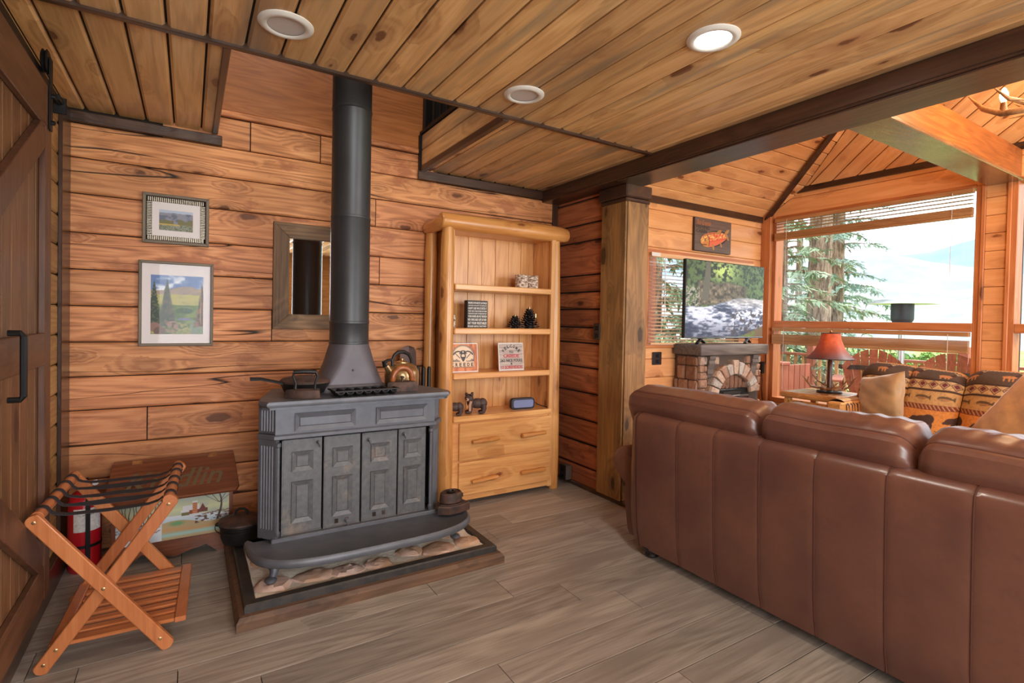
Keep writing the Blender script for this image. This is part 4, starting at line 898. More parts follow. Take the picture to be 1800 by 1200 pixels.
# kindling box
KW = (c(150, 92, 58), c(122, 70, 44), c(78, 44, 32))
M_kX = wood('kindling_wood_x', *KW, ax='X', knot=1.2, rough=.35, coat=.3, var=.04, bump=.08)
M_kZ = wood('kindling_wood_z', *KW, ax='Z', knot=.4, rough=.4, coat=.2, var=.04)
kb = thing('kindling_box', 'low wooden kindling box with slanted lettered lid and painted winter farm front', 'box', (-.055, 3.26, 0))
X0, X1 = -.315, .205
for sx, xa in ((-1, X0), (1, X1-.018)):
    side = [(3.135, 0), (3.20, 0), (3.24, .03), (3.31, .03), (3.34, 0), (3.395, 0), (3.395, .447), (3.345, .447), (3.135, .318)]
    part('side_panel', B().prism(side, lambda a, b2: (xa, a, b2), lambda a, b2: (xa+.018, a, b2)), M_kZ, kb, world=kb)
part('back_panel', B().box((X0+.018, 3.38, .03), (X1-.018, 3.395, .447)), M_kX, kb, world=kb)
part('floor_panel', B().box((X0+.018, 3.15, .05), (X1-.018, 3.38, .062)), M_kX, kb, world=kb)
part('top_rail', B().box((X0-.015, 3.335, .448), (X1+.015, 3.398, .463), .003), M_kX, kb, world=kb)
lidM = Matrix.Translation((-.055, 3.335, .463)) @ Matrix.Rotation(math.atan2(.463-.322, 3.335-3.105), 4, 'X')
LL = math.hypot(.463-.322, .23)
b_ = B(); pl = [(-.275, 0), (.275, 0), (.29, -LL+.03), (.275, -LL), (-.275, -LL), (-.29, -LL+.03)]
b_.rings([[V3(x, y, z) for x, y in pl] for z in (-.016, -.003)]+[[V3(x*.99, y*.99-.001, 0) for x, y in pl]]); b_.xf(lidM)
ld = part('lid', b_, M_kX, kb, world=kb)
for x in (-.17, .17): part('hinge', B().box((x-.022, -.012, .0), (x+.022, .012, .002)).xf(lidM), M_brass, ld, world=kb)
M_carve = plain('carved_letter', c(108, 92, 66), .6)
me_o = text('lettering', 'Kindlin', .12, M_carve, ld, Winv(kb) @ lidM @ Matrix.Translation((.0, -LL*.53, .0)), fit=(.43, .125), font_shear=.35, bold=.001)
front = [(X0+.018, .0), (X0+.07, .0), (X0+.12, .045), (X0+.19, .032), (-.055, .008), (X1-.19, .032), (X1-.12, .045), (X1-.07, .0), (X1-.018, .0), (X1-.018, .10), (X0+.018, .10)]
part('scalloped_apron', B().prism(front, lambda a, b2: (a, 3.135, b2), lambda a, b2: (a, 3.15, b2)), M_kX, kb, world=kb)
H_, W_ = 220, 560
A_ = px_canvas(W_, H_, (150, 160, 150)); Y, X = np.mgrid[0:H_, 0:W_].astype(np.float32); g_ = fbm(H_, W_, 90, 60, 4, 2)
lerp(A_, 1-np.abs(Y-70)/70., (206, 208, 158), .9); lerp(A_, (np.abs(X-430) < 120)*(g_ > .45)*.5, (170, 176, 170))
sl = 118-18*np.sin(X/170.)+6*(g_-.5)*20/10; lerp(A_, (Y > sl)*1., (206, 210, 214)); lerp(A_, (Y > sl)*np.clip(1-np.abs(Y-sl-26)/18, 0, 1), (164, 192, 206), .6)
pd_ = (Y > 138+14*np.sin(X/60.))*(X > 215); lerp(A_, pd_*1., (176, 152, 110)); lerp(A_, pd_*np.clip(1-np.hypot((X-290)/50, (Y-140)/16), 0, 1)*1.6, (104, 150, 96)); lerp(A_, pd_*np.clip(1-np.abs(Y-172-6*np.sin(X/50.))/10, 0, 1), (198, 140, 84), .8); lerp(A_, pd_*np.clip(1-np.abs(Y-196)/16, 0, 1), (150, 198, 196), .9)
br = (fbm(H_, W_, 16, 5, 3, 4) > .56); lerp(A_, br*(X > 380)*(np.abs(Y-128-(X-450)*-.12) < 22)*1., (96, 62, 52)); lerp(A_, br*(X < 210)*(Y > 120)*(Y < 175)*.8, (130, 92, 84))
for x in range(12, 230, 17):
    xc = x+4*np.sin(Y/17.+x); lerp(A_, (np.abs(X-xc) < 1.2+Y/90.)*(Y > 8)*(Y < 128)*1., (62, 50, 48)); 
lerp(A_, (np.abs(X-505-14*np.sin(Y/40.)) < 3+Y/40.)*(Y < 150)*1., (70, 54, 48))
for a_, b_2 in ((.7, 1), (-.8, 1), (1.5, .8), (-1.6, .6)): lerp(A_, (np.abs((X-508)-a_*(60-Y)) < 1.6)*(Y < 60)*1., (66, 52, 48))
lerp(A_, (X > 330)*(X < 400)*(Y > 62)*(Y < 102)*(Y > 62+np.abs(X-330-0)*.0)*1., (140, 62, 40)); lerp(A_, (np.abs(X-420) < (Y-52)*.55)*(Y > 52)*(Y < 82)*1., (110, 52, 44)); lerp(A_, (X > 396)*(X < 446)*(Y > 78)*(Y < 98)*1., (110, 52, 44))
lerp(A_, (X > 318)*(X < 404)*(Y > 56-(X-318)*.05)*(Y < 82)*1., (216, 214, 216)); lerp(A_, (X > 368)*(X < 392)*(Y > 42)*(Y < 102)*1., (178, 92, 42)); lerp(A_, (X > 366)*(X < 394)*(Y > 34)*(Y < 44)*1., (214, 214, 218)); lerp(A_, (X > 366)*(X < 394)*(Y > 44)*(Y % 9 < 2)*(Y < 102)*1., (214, 190, 160))
lerp(A_, (X > 312)*(X < 352)*(Y > 86)*(Y < 106)*1., (110, 104, 60)); lerp(A_, (X > 308)*(X < 352)*(Y > 76)*(Y < 90)*1., (214, 214, 218))
b_ = B().quad((X0+.018, 3.136, .10), (X1-.018, 3.136, .10), (X1-.018, 3.136, .315), (X0+.018, 3.136, .315)).xf(Winv(kb))
link('painted_front', b_.mesh('painted_front', painted('winter_farm', A_, .5), None, False), kb)
part('front_panel', B().box((X0+.018, 3.138, .10), (X1-.018, 3.15, .315)), M_kX, kb, world=kb)
# ================================================================ back wall: pictures and mirror
M_fg = wood('grey_frame_x', c(140, 124, 104), c(118, 104, 88), c(84, 74, 64), ax='X', knot=0, rough=.5, var=.05, bump=.1, ks=1)
M_fgz = wood('grey_frame_z', c(140, 124, 104), c(118, 104, 88), c(84, 74, 64), ax='Z', knot=0, rough=.5, var=.05, bump=.1)
M_mat = plain('picture_mat', c(224, 214, 212), .6)
def pframe(root, x0, z0, x1, z1, w, d, mX, mZ, yb, names='frame_bar'):
    e = .0
    for (a, b2, m_, cs) in (((x0, z0), (x1, z0), mX, 1), ((x0, z1), (x1, z1), mX, -1)):
        pts = [(x0, a[1]), (x1, a[1]), (x1-w, a[1]+cs*w), (x0+w, a[1]+cs*w)]
        part(names, B().rings([[V3(x, yb, z) for x, z in pts], [V3(x, yb-d+.003, z) for x, z in pts], [V3(x+(.003 if x < (x0+x1)/2 else -.003), yb-d, z+(.003 if i < 2 else -.003)*cs) for i, (x, z) in enumerate(pts)]]), m_, root, world=root)
    for xa, cs in ((x0, 1), (x1, -1)):
        pts = [(xa, z0), (xa, z1), (xa+cs*w, z1-w), (xa+cs*w, z0+w)]
        part(names, B().rings([[V3(x, yb, z) for x, z in pts], [V3(x, yb-d+.003, z) for x, z in pts], [V3(x+(.003 if i < 2 else -.003)*cs, yb-d, z+(.003 if z < (z0+z1)/2 else -.003)) for i, (x, z) in enumerate(pts)]]), mZ, root, world=root)
def pic(root, x0, z0, x1, z1, y, mat, nm='picture'):
    b_ = B().quad((x0, y, z0), (x1, y, z0), (x1, y, z1), (x0, y, z1)).xf(Winv(root)); return link(nm, b_.mesh(nm, mat, None, False), root)
YW = YB-.003
# small landscape photograph
H_, W_ = 150, 250; A_ = px_canvas(W_, H_, (120, 122, 138)); Y, X = np.mgrid[0:H_, 0:W_].astype(np.float32); g_ = fbm(H_, W_, 40, 30, 5, 11); g2 = fbm(H_, W_, 6, 6, 3, 12)
lerp(A_, (Y < 14+10*g_)*1., (176, 186, 204)); lerp(A_, (g_ > .5)*(Y > 20)*.5, (146, 142, 150)); lerp(A_, (g_ < .42)*(Y > 20)*.6, (84, 88, 108))
tr_ = Y > 78-18*np.abs(np.sin(X/37.+1))*((X > 140)+.5*(X < 110)*(X > 30))-12*(g2-.5); lerp(A_, tr_*(Y < 106)*((X > 135)+(X < 105))*1., (112, 104, 62))
lerp(A_, (Y > 100)*(Y < 112)*1., (196, 160, 42)); lerp(A_, (Y > 110-((X > 150)*10))*1., (110, 112, 84)); lerp(A_, (Y > 104)*(g2 > .52)*.55, (168, 166, 160)); lerp(A_, (Y > 110)*(g2 < .4)*.6, (70, 84, 50))
p1 = thing('framed_picture', 'small framed mountain landscape photo with ribbed silver inner frame, upper left wall', 'picture', (-.064, YW, 1.622))
pframe(p1, -.217, 1.622, .089, 1.888, .016, .028, M_fg, M_fgz, YW)
b_ = B().box((-.201, YW-.008, 1.638), (.073, YW-.001, 1.872)); part('backing', b_, M_gap, p1, world=p1)
M_rib = plain('ribbed_silver', c(168, 158, 142), .35, .6, nz=.3, nscale=120)
b_ = B(); x0, z0, x1, z1, w_ = -.199, 1.640, .071, 1.870, .024; k = 0
def ribs(b_):
    n_ = 29
    for i in range(n_):
        xa = x0+w_*.2+(x1-x0-w_*.4)*i/n_
        for zz, s_ in ((z0, 1), (z1, -1)): b_.box((xa, YW-.016, min(zz, zz+s_*w_)), (xa+.0062, YW-.008, max(zz, zz+s_*w_)), .0015)
    n_ = 21
    for i in range(n_):
        za = z0+w_+(z1-z0-2*w_)*i/n_
        for xx, s_ in ((x0, 1), (x1, -1)): b_.box((min(xx, xx+s_*w_), YW-.016, za), (max(xx, xx+s_*w_), YW-.008, za+.0058), .0015)
ribs(b_); part('ribbed_inner_frame', b_, M_rib, p1, 'ribbed silver inner frame', world=p1, kind='stuff')
part('mat_board', B().box((x0+w_, YW-.010, z0+w_), (x1-w_, YW-.008, z1-w_)), M_mat, p1, world=p1)
pic(p1, -.143, 1.696, .012, 1.806, YW-.0105, painted('mountain_photo', A_))
# large framed painting
H_, W_ = 300, 260; A_ = px_canvas(W_, H_, (96, 124, 174)); Y, X = np.mgrid[0:H_, 0:W_].astype(np.float32); g_ = fbm(H_, W_, 70, 34, 5, 21); g2 = fbm(H_, W_, 12, 8, 4, 22); g3 = fbm(H_, W_, 40, 14, 4, 23)
lerp(A_, np.clip((g_-.44)*6, 0, 1), (216, 222, 230)); hill = 78-24*np.exp(-((X-175)/80.)**2)+8*(g2-.5); lerp(A_, (Y > hill)*1., (146, 128, 112)); lerp(A_, (Y > hill)*(g2 > .52)*.5, (172, 150, 128))
lerp(A_, (Y > 96+6*(g3-.5))*1., (178, 170, 96)); lerp(A_, (Y > 104)*(g3 > .5)*.6, (150, 146, 84)); lerp(A_, (Y > 150)*1., (112, 132, 62)); lerp(A_, (Y > 150)*(g3 < .47)*.8, (62, 92, 44)); lerp(A_, (np.hypot((X-165)/46., (Y-180)/16.) < 1+.3*(g2-.5))*1., (48, 82, 40))
lerp(A_, (np.hypot((X-165)/36., (Y-222)/7.) < 1)*1., (110, 116, 140)); lerp(A_, (Y > 240)*(g2 > .47)*.8, (176, 158, 110)); lerp(A_, (Y > 225)*(X > 195)*(g2 > .4)*.7, (112, 134, 132))
def spruce(cx, top, wid, bot, col, col2):
    f = (Y-top)/(bot-top); ww = wid*f*(.72+.28*np.abs(np.sin(Y/5.)))*(.8+.5*(g2-.3)); m_ = (np.abs(X-cx) < ww)*(Y > top)*(Y < bot); lerp(A_, m_*1., col); lerp(A_, m_*(g2 > .53)*1., col2)
spruce(16, 22, 46, 250, (40, 56, 42), (82, 88, 58)); spruce(78, 16, 58, 262, (42, 56, 40), (98, 92, 62)); spruce(252, 34, 46, 262, (64, 62, 44), (128, 96, 66))
lerp(A_, (np.abs(X-246) < 2)*(Y > 60)*(Y < 250)*1., (196, 142, 100)); lerp(A_, (np.hypot((X-18)/30., (Y-262)/24.) < 1)*1., (136, 100, 88)); lerp(A_, (np.hypot((X-44)/30., (Y-284)/22.) < 1)*1., (104, 78, 66)); lerp(A_, (np.hypot((X-105)/34., (Y-262)/32.) < .9+.3*(g2-.3))*(g2 > .46)*1., (148, 116, 96))
p2 = thing('framed_picture', 'large framed painting of spruces and a green valley, below the small picture', 'picture', (-.06, YW, 1.068))
pframe(p2, -.232, 1.068, .114, 1.528, .015, .022, M_fg, M_fgz, YW)
part('mat_board', B().box((-.217, YW-.010, 1.083), (.099, YW-.001, 1.513)), M_mat, p2, world=p2)
pic(p2, -.178, 1.133, .065, 1.453, YW-.0105, painted('valley_painting', A_))
def gl_(root, x0, z0, x1, z1, y): part('glass', B().box((x0, y-.001, z0), (x1, y, z1)), M_pglass, root, world=root)
gl_(p2, -.217, 1.083, .099, 1.513, YW-.013)
# mirror
M_mwX = wood('barnwood_x', c(168, 130, 92), c(136, 104, 74), c(84, 66, 50), ax='X', knot=.2, rough=.6, var=.05, bump=.3, fine=1.3)
M_mwZ = wood('barnwood_z', c(164, 126, 90), c(132, 100, 70), c(82, 64, 50), ax='Z', knot=.2, rough=.6, var=.05, bump=.3, fine=1.3)
mr = thing('wall_mirror', 'rectangular wall mirror in a wide rustic brown wood frame behind the stove pipe', 'mirror', (.70, YW, 1.165))
pframe(mr, .421, 1.165, .985, 1.805, .09, .026, M_mwX, M_mwZ, YW)
part('mirror_glass', B().box((.509, YW-.010, 1.253), (.897, YW-.004, 1.717), .002), plain('mirror_silver', c(235, 238, 240), .015, 1.), mr, world=mr)
# outlets
def outlet(label, loc, rz, w=.07, h=.115, box=.0):
    t = thing('wall_outlet', label, 'outlet', loc, rz)
    M_o = bpy.data.materials.get('outlet_brown') or plain('outlet_brown', c(44, 34, 32), .4)
    part('cover_plate', B().box((-w/2, -.008, -h/2), (w/2, 0, h/2), .003), M_o, t)
    for z in (-.028, .024): part('socket', B().box((-.017, -.011, z-.014), (.017, -.008, z+.014), .004), M_steel, t)
    if box: part('junction_box', B().box((-w/2+.004, 0, -h/2+.004), (w/2-.004, box, h/2-.004), .002), plain('galvanised', c(150, 150, 150), .4, .8), t)
    return t
outlet('dark brown wall outlet at mid height on log wall beside the post', (2.490, 2.865, 1.175), math.radians(-90))
outlet('black outlet in grey metal box low on log wall behind bookcase', (2.455, 3.18, .085), math.radians(-90), .075, .115, .055)
for o_ in []: pass
outlet('dark square switch plate on sunroom wall left of fireplace', (3.59, YN-.004, .925), 0, .115, .115)
# ceiling lights
def downlight(label, x, y, lit, group='recessed ceiling lights'):
    t = thing('ceiling_light', label, 'light', (x, y, 2.27), 0, group)
    part('trim_ring', B().lathe([(.064, 0), (.092, 0), (.092, -.003), (.082, -.010), (.068, -.011), (.062, -.006)], n=36, cap=False), M_white, t, smooth=50)
    part('lens', B().lathe([(.0, -.004), (.064, -.004), (.066, .0), (.0, .002)], n=36), emit('light_lens_lit', (1, .95, .88, 1), 9.) if lit else plain('light_lens_off', c(206, 200, 198), .5), t, smooth=50)
    if lit:
        l = light('AREA', 'bulb', (x, y, 2.255), 9, (1, .9, .78), (.12, .12)); l.data.shape = 'DISK'
downlight('unlit round recessed ceiling light at upper left, above the picture wall', .281, 2.005, False)
downlight('lit round recessed ceiling light glowing white, the rightmost of three', 1.586, 1.236, True)
downlight('unlit round recessed ceiling light between the stove pipe and the lit light', 1.282, 2.01, False)
# ================================================================ leather sofa, seen from behind
def leather():
    s = N('brown_leather'); v = s.obj(False)
    n1 = s.noise(v, 3.2, 4, .6); n2 = s.noise(v, 26, 3, .6); n3 = s.noise(v, 260, 2, .5)
    col = s.mix(s.maprange(n1, .36, .66), c(98, 63, 55), c(118, 78, 63)); col = s.mix(s.maprange(n2, .5, .75, 0, .35), col, c(84, 57, 54))
    s.bump(s.math('ADD', s.math('MULTIPLY', n2, .6), s.math('MULTIPLY', n3, .25)), .12, .004)
    return s.out(col, s.maprange(n2, .3, .7, .28, .38), 0, Coat_Weight=.25, Coat_Roughness=.3)
M_lea = leather(); M_thr = plain('seam_thread', c(82, 44, 34), .7)
so = thing('leather_sofa', 'long brown leather sofa with rolled arm, seen from behind, at right', 'sofa', (2.5, 1.0, 0))
ys = [2.13, 2.008, 1.734, 1.522, 1.30, 1.072, .832, .598, .365, .13, -.1, -.33]
def bprof(t):
    """profile of the sofa's outside back, t 0 bottom .. 1 over the top"""
    P = [(2.075, .045), (2.052, .15), (2.043, .3), (2.036, .45), (2.030, .60), (2.028, .70), (2.034, .742), (2.055, .762), (2.10, .768), (2.16, .765)]
    q = t*(len(P)-1); i = min(int(q), len(P)-2); f = q-i
    return P[i][0]*(1-f)+P[i+1][0]*f, P[i][1]*(1-f)+P[i+1][1]*f
for k in range(1, len(ys)-1):
    a, b2 = ys[k], ys[k+1]
    def f(u, w):
        x, z = bprof(w); e = min(u, 1-u)*(b2-a)/-.24 if b2 < a else min(u, 1-u); x += .0022*max(0, 1-e/.02)**2*(1 if w < .75 else 0)-.0012*math.sin(PI*u)
        if w > .7: z -= .002*max(0, 1-e/.02)**2
        return V3(x, a+(b2-a)*u, z)
    part('back_panel', B().grid(f, 16, 18), M_lea, so, world=so, smooth=True)
    # stitched welt along the seam
    part('seam', B().tube([(bprof(w)[0]+.001, a, bprof(w)[1]) for w in [i/18*.86 for i in range(19)]], .0022, 6), M_thr, so, world=so, smooth=True)
def fe(u, w):   # the rounded end of the back, turning the corner to the arm
    x, z = bprof(w); ang_ = u*PI/2; bul = .018*math.sin(PI*min(1, max(0, (w-.0)/.45)))
    return V3(x+.10*(1-math.cos(ang_)), 2.008+(.085+bul-.02*(1 if w > .75 else w/.75))*math.sin(ang_), z-.012*(w > .7)*u)
part('back_corner', B().grid(fe, 10, 18), M_lea, so, world=so, smooth=True)
part('seam', B().tube([(bprof(w)[0]+.001, 2.008, bprof(w)[1]) for w in [i/18*.86 for i in range(19)]], .0022, 6), M_thr, so, world=so, smooth=True)
part('frame', B().box((2.10, -.33, .05), (2.94, 2.06, .30), .02).box((2.10, -.33, .30), (2.20, 2.06, .75), .02), M_lea, so, world=so)
# rolled arm: scroll section swept forward
def armsec(yc, f=1.):
    out = []
    for i in range(15):
        a = math.radians(-60+i*20); out.append((yc+.02+.088*math.cos(a)*f, .455+.088*math.sin(a)*f))
    return [(yc-.09, .06), (yc-.03, .06), (yc-.005, .2), (yc-.005, .33)]+out[1:-1]+[(yc-.085, .38)]
for nm, yc in (('arm', 2.15),):
    sec = armsec(yc); rr = []
    for x, f in ((2.10, .9), (2.115, 1), (2.5, 1.), (2.90, 1.02), (2.92, .95)):
        cy = sum(p[0] for p in sec)/len(sec); cz = sum(p[1] for p in sec)/len(sec)
        rr.append([V3(x, cy+(p[0]-cy)*f, cz+(p[1]-cz)*f) for p in sec])
    part('arm', B().rings(rr), M_lea, so, world=so, smooth=50)
def cushion(nm, y0, y1, seed, par, X0_=2.085, zt=.915, label=None):
    rr = random.Random(seed); ph = [rr.uniform(0, 6) for _ in range(8)]
    P = [(X0_+.06, .60), (X0_+.005, .74), (X0_-.018, .80), (X0_-.012, .85), (X0_+.018, .872), (X0_+.05, zt-.02), (X0_+.11, zt), (X0_+.19, zt-.004), (X0_+.25, zt-.05), (X0_+.29, zt-.15), (X0_+.30, .62), (X0_+.28, .46)]
    cx, cz = X0_+.14, .70
    def f(u, w):
        q = w*(len(P)-1); i = min(int(q), len(P)-2); t = q-i; x = P[i][0]*(1-t)+P[i+1][0]*t; z = P[i][1]*(1-t)+P[i+1][1]*t
        e = min(u, 1-u)*(y1-y0 if y1 > y0 else y0-y1); k_ = max(0, 1-e/.07); sh = 1-.38*k_**2.6
        wr = .0075*math.sin(u*47+ph[0]+2*math.sin(w*9+ph[1]))*max(0, math.sin(PI*min(1, max(0, (w-.38)/.5))))*(.5+.5*math.sin(u*7+ph[2]))+.006*math.sin(u*9+ph[3])
        crease = -.007*math.exp(-((w-.365)/.012)**2)
        r = 1+(wr+crease)*2.4; z2 = cz+(z-cz)*sh*r; x2 = cx+(x-cx)*sh*r
        return V3(x2, y0+(y1-y0)*u, z2)
    b = B().grid(f, 56, 44); o = part(nm, b, M_lea, par, label, world=so, smooth=True)
    part('piping', B().tube([f(u/40, .365) for u in range(1, 40)], .0022, 6), M_thr, o, world=so, smooth=True); return o
for i_, (a, b2) in enumerate(((2.15, 1.342), (1.352, .772), (.782, .20), (.21, -.32))): cushion('back_cushion', a, b2, i_+3, so, zt=.902+.012*(i_ > 0))
for a, b2 in ((2.05, 1.30), (1.29, .48), (.47, -.32)): part('seat_cushion', B().box((2.36, b2, .30), (2.96, a, .46), .05, seg=3), M_lea, so, world=so, smooth=True)
M_blk = plain('black_foot', c(26, 24, 26), .3, coat=.3)
for x, y in ((2.12, 1.96), (2.85, 1.96), (2.12, -.25), (2.85, -.25)): part('foot', B().lathe([(.0, 0), (.036, 0), (.046, .012), (.040, .022), (.050, .034), (.052, .052), (.0, .052)], (x, y, 0), 20), M_blk, so, world=so, smooth=40)
# ================================================================ fireplace, TV, fish sign, blinds
M_mant = wood('stone_mantel', c(140, 124, 112), c(104, 94, 88), c(62, 58, 58), knot=.2, rough=.55, bump=.3, streak=c(150, 146, 140), streak_amt=.5, var=.02)
M_fst = []
for i_, (a, b2) in enumerate((((176, 138, 112), (140, 104, 84)), ((196, 168, 146), (156, 128, 110)), ((150, 110, 84), (112, 80, 62)), ((188, 176, 164), (142, 132, 124)))):
    s = N('fieldstone_%s' % 'abcd'[i_]); v = s.obj(); nn = s.noise(v, 22, 5, .7); s.bump(nn, .7, .012)
    M_fst.append(s.out(s.mix(s.maprange(nn, .3, .7), c(*b2), c(*a)), .8))
M_grout = plain('grout', c(92, 76, 66), .9)
fp = thing('electric_fireplace', 'stone-clad electric fireplace with arched stone surround and dark mantel shelf', 'fireplace', (4.27, 3.14, 0))
part('carcass', B().box((3.825, 3.055, .02), (4.715, 3.30, .96)), M_grout, fp, world=fp)
part('mantel', B().box((3.78, 2.985, .965), (4.765, 3.30, 1.06), .012, seg=2), M_mant, fp, world=fp)
rs_ = random.Random(11)
def rock(u0, v0, u1, v1, to3, dep, mat=None):
    """a rough-faced stone filling u0..u1 x v0..v1 on a face; to3(u,v,d) -> room point"""
    n_ = 4; j = lambda s_: rs_.uniform(-s_, s_); w_, h_ = u1-u0, v1-v0
    ring = [(u0+w_*.08, v0), (u1-w_*.1, v0), (u1, v0+h_*.12), (u1, v1-h_*.1), (u1-w_*.08, v1), (u0+w_*.12, v1), (u0, v1-h_*.12), (u0, v0+h_*.1)]
    cu, cv = (u0+u1)/2, (v0+v1)/2; rr = []
    for f, d in ((1., 0), (.98, dep*.6), (.86, dep), (.45, dep*1.15)): rr.append([to3(cu+(u-cu)*f+j(.003), cv+(v2-cv)*f+j(.003), d+j(.004)*(d > 0)) for u, v2 in ring])
    part('stone', B().rings(rr), mat or rs_.choice(M_fst), fp, world=fp)
front3 = lambda u, v2, d: V3(u, 3.055-d, v2)
ACX, ACZ, RI, RO = 4.29, .58, .235, .365
def cell(u0, v0, u1, v1): return math.hypot(max(abs((u0+u1)/2-ACX)-0, 0), max((v0+v1)/2-ACZ, 0)) < RO+.02 and abs((u0+u1)/2-ACX) < RO+.02
z = .02; rowi = 0
while z < .95:
    h_ = rs_.uniform(.055, .09); h_ = min(h_, .955-z); u = 3.825
    while u < 4.71:
        w_ = rs_.uniform(.06, .12); w_ = min(w_, 4.715-u)
        if w_ > .02:
            if not cell(u, z, u+w_, z+h_): rock(u+.003, z+.003, u+w_-.003, z+h_-.003, front3, .025)
        u += w_
    z += h_; rowi += 1
z = .02
while z < .95:
    h_ = min(rs_.uniform(.08, .13), .955-z); y = 3.055
    while y < 3.295:
        w_ = min(rs_.uniform(.08, .13), 3.30-y)
        if w_ > .03: rock(y+.003, z+.003, y+w_-.003, z+h_-.003, lambda u, v2, d: V3(3.825-d, u, v2), .018, M_fst[2] if rs_.random() < .6 else M_fst[0])
        y += w_
    z += h_
for k in range(11):      # voussoirs of the arch, proud of the wall
    a0 = PI*(.04+.92*k/11)+.012; a1 = PI*(.04+.92*(k+1)/11)-.012; ro = RO+(.03 if k == 5 else rs_.uniform(-.012, .012))
    rr = []
    for f, d in ((1, 0), (.98, .045), (.85, .06)):
        am, rm_ = (a0+a1)/2, (RI+ro)/2; ring = []
        for r_, a in ((RI, a0), (RI, am), (RI, a1), (ro, a1), (ro, am), (ro, a0)):
            r3 = rm_+(r_-rm_)*f; a3 = am+(a-am)*f; ring.append(V3(ACX-math.cos(a3)*r3, 3.055-d+rs_.uniform(-.004, .004)*(d > 0), ACZ+math.sin(a3)*r3*.86))
        rr.append(ring)
    part('arch_stone', B().rings(rr), M_fst[(1, 3, 1, 0, 3)[k % 5]], fp, world=fp)
for k in range(7):
    u0 = ACX-.21+k*.06; top = ACZ+math.sqrt(max(.01, RI**2-(u0+.03-ACX)**2))*.86-.005
    if top > .655: rock(u0+.003, .652, u0+.057, top, front3, .018, M_fst[2])
for x, sx in ((3.955, 1), (4.585, 1)):
    sec = [(3.05, .96), (2.995, .96), (2.995, .93), (3.005, .92), (3.002, .89), (3.015, .86), (3.02, .80), (3.035, .765), (3.05, .76)]
    part('corbel', B().prism(sec, lambda a, b2: (x-.04, a, b2), lambda a, b2: (x+.04, a, b2)), M_mant, fp, world=fp)
ins = part('firebox_insert', B().box((ACX-.25, 3.03, .10), (ACX+.25, 3.056, .648), .003), M_steel, fp, world=fp)
part('vent', B().box((ACX-.14, 3.024, .598), (ACX+.12, 3.031, .622), .001), M_gap, ins, world=fp)
part('trim_strip', B().box((ACX-.235, 3.022, .575), (ACX+.235, 3.031, .588), .002), bpy.data.materials['chrome'], ins, world=fp)
part('glass_front', B().box((ACX-.235, 3.024, .13), (ACX+.235, 3.031, .57), .002), plain('dark_glass', c(58, 40, 34), .08, 0, coat=.8), ins, world=fp)
# TV
def sm(x, a, b2): t = np.clip((x-a)/(b2-a), 0, 1); return t*t*(3-2*t)
H_, W_ = 300, 500; A_ = px_canvas(W_, H_, (50, 62, 44)); Y, X = np.mgrid[0:H_, 0:W_].astype(np.float32)
g_ = fbm(H_, W_, 90, 60, 5, 31); g2 = fbm(H_, W_, 14, 12, 4, 32); gm = fbm(H_, W_, 30, 7, 5, 37); gl2 = fbm(H_, W_, 160, 50, 3, 38); g4 = fbm(H_, W_, 5, 5, 2, 39)
lerp(A_, sm(g2, .42, .62)*.6, (92, 118, 66)); lerp(A_, sm(g2, .5, .36)*.7, (26, 36, 26)); lerp(A_, np.clip(1.3-np.hypot((X-225)/100., (Y-30)/44.), 0, 1)*sm(g2, .36, .56), (164, 188, 104)); lerp(A_, (X > 270)*sm(g4, .5, .7)*.6, (96, 130, 84))
bk = sm(Y, 78+30*(g_-.5), 92+30*(g_-.5))*sm(Y, 172-(X-200)*.06, 160-(X-200)*.06)*sm(X, 60, 90)*sm(X, 400, 350); lerp(A_, bk, (92, 84, 70)); lerp(A_, bk*sm(g2, .5, .65)*.8, (50, 46, 40)); lerp(A_, bk*sm(g2, .45, .3)*.7, (136, 126, 104))
lerp(A_, sm(np.abs(X-(132-Y*.12)), 15+Y/16., 12+Y/16.)*sm(Y, 158, 150), (84, 82, 72)); lerp(A_, (X < 80)*sm(g4, .5, .6)*sm(Y, 90, 110)*sm(Y, 195, 180)*.8, (166, 160, 154))
edge = 182-.2*np.clip(X-110, 0, 220)+10*(g_-.5); riv = sm(Y, edge-3, edge+4); lerp(A_, riv, (86, 96, 118)); lerp(A_, riv*sm(gm*.6+gl2*.4, .46, .62), (190, 198, 214)); lerp(A_, riv*sm(gm*.6+gl2*.4, .48, .38)*.85, (44, 54, 76)); lerp(A_, riv*sm(Y, 210, 290)*.45, (40, 46, 62)); lerp(A_, riv*sm(X, 200, 330)*sm(Y, 195, 150)*.5, (196, 188, 176))
lerp(A_, riv*sm(X, 230, 300)*sm(Y, 175, 200)*sm(g2, .55, .62), (66, 62, 66)); lerp(A_, sm(Y, 285-(X-380)*.3, 292-(X-380)*.3)*sm(X, 340, 380), (98, 84, 66)); lerp(A_, sm(Y+30*(g_-.5), 282-(X-360)*.22, 292-(X-360)*.22)*sm(X, 310, 350)*sm(X, 455, 430)*sm(g4, .4, .55), (84, 116, 52))
tv = thing('television', 'large flat television showing a rocky river, standing on the fireplace mantel', 'television', (4.275, 3.12, 1.061))
part('housing', B().box((3.70, 3.105, 1.115), (4.85, 3.14, 1.816), .004), M_steel, tv, world=tv)
pic(tv, 3.707, 1.128, 4.843, 1.810, 3.1042, painted('river_screen', A_, .45, emis=.5), 'screen')
part('lower_bezel', B().box((3.70, 3.100, 1.113), (4.85, 3.106, 1.126), .002), plain('bezel_grey', c(120, 122, 128), .3, .7), tv, world=tv)
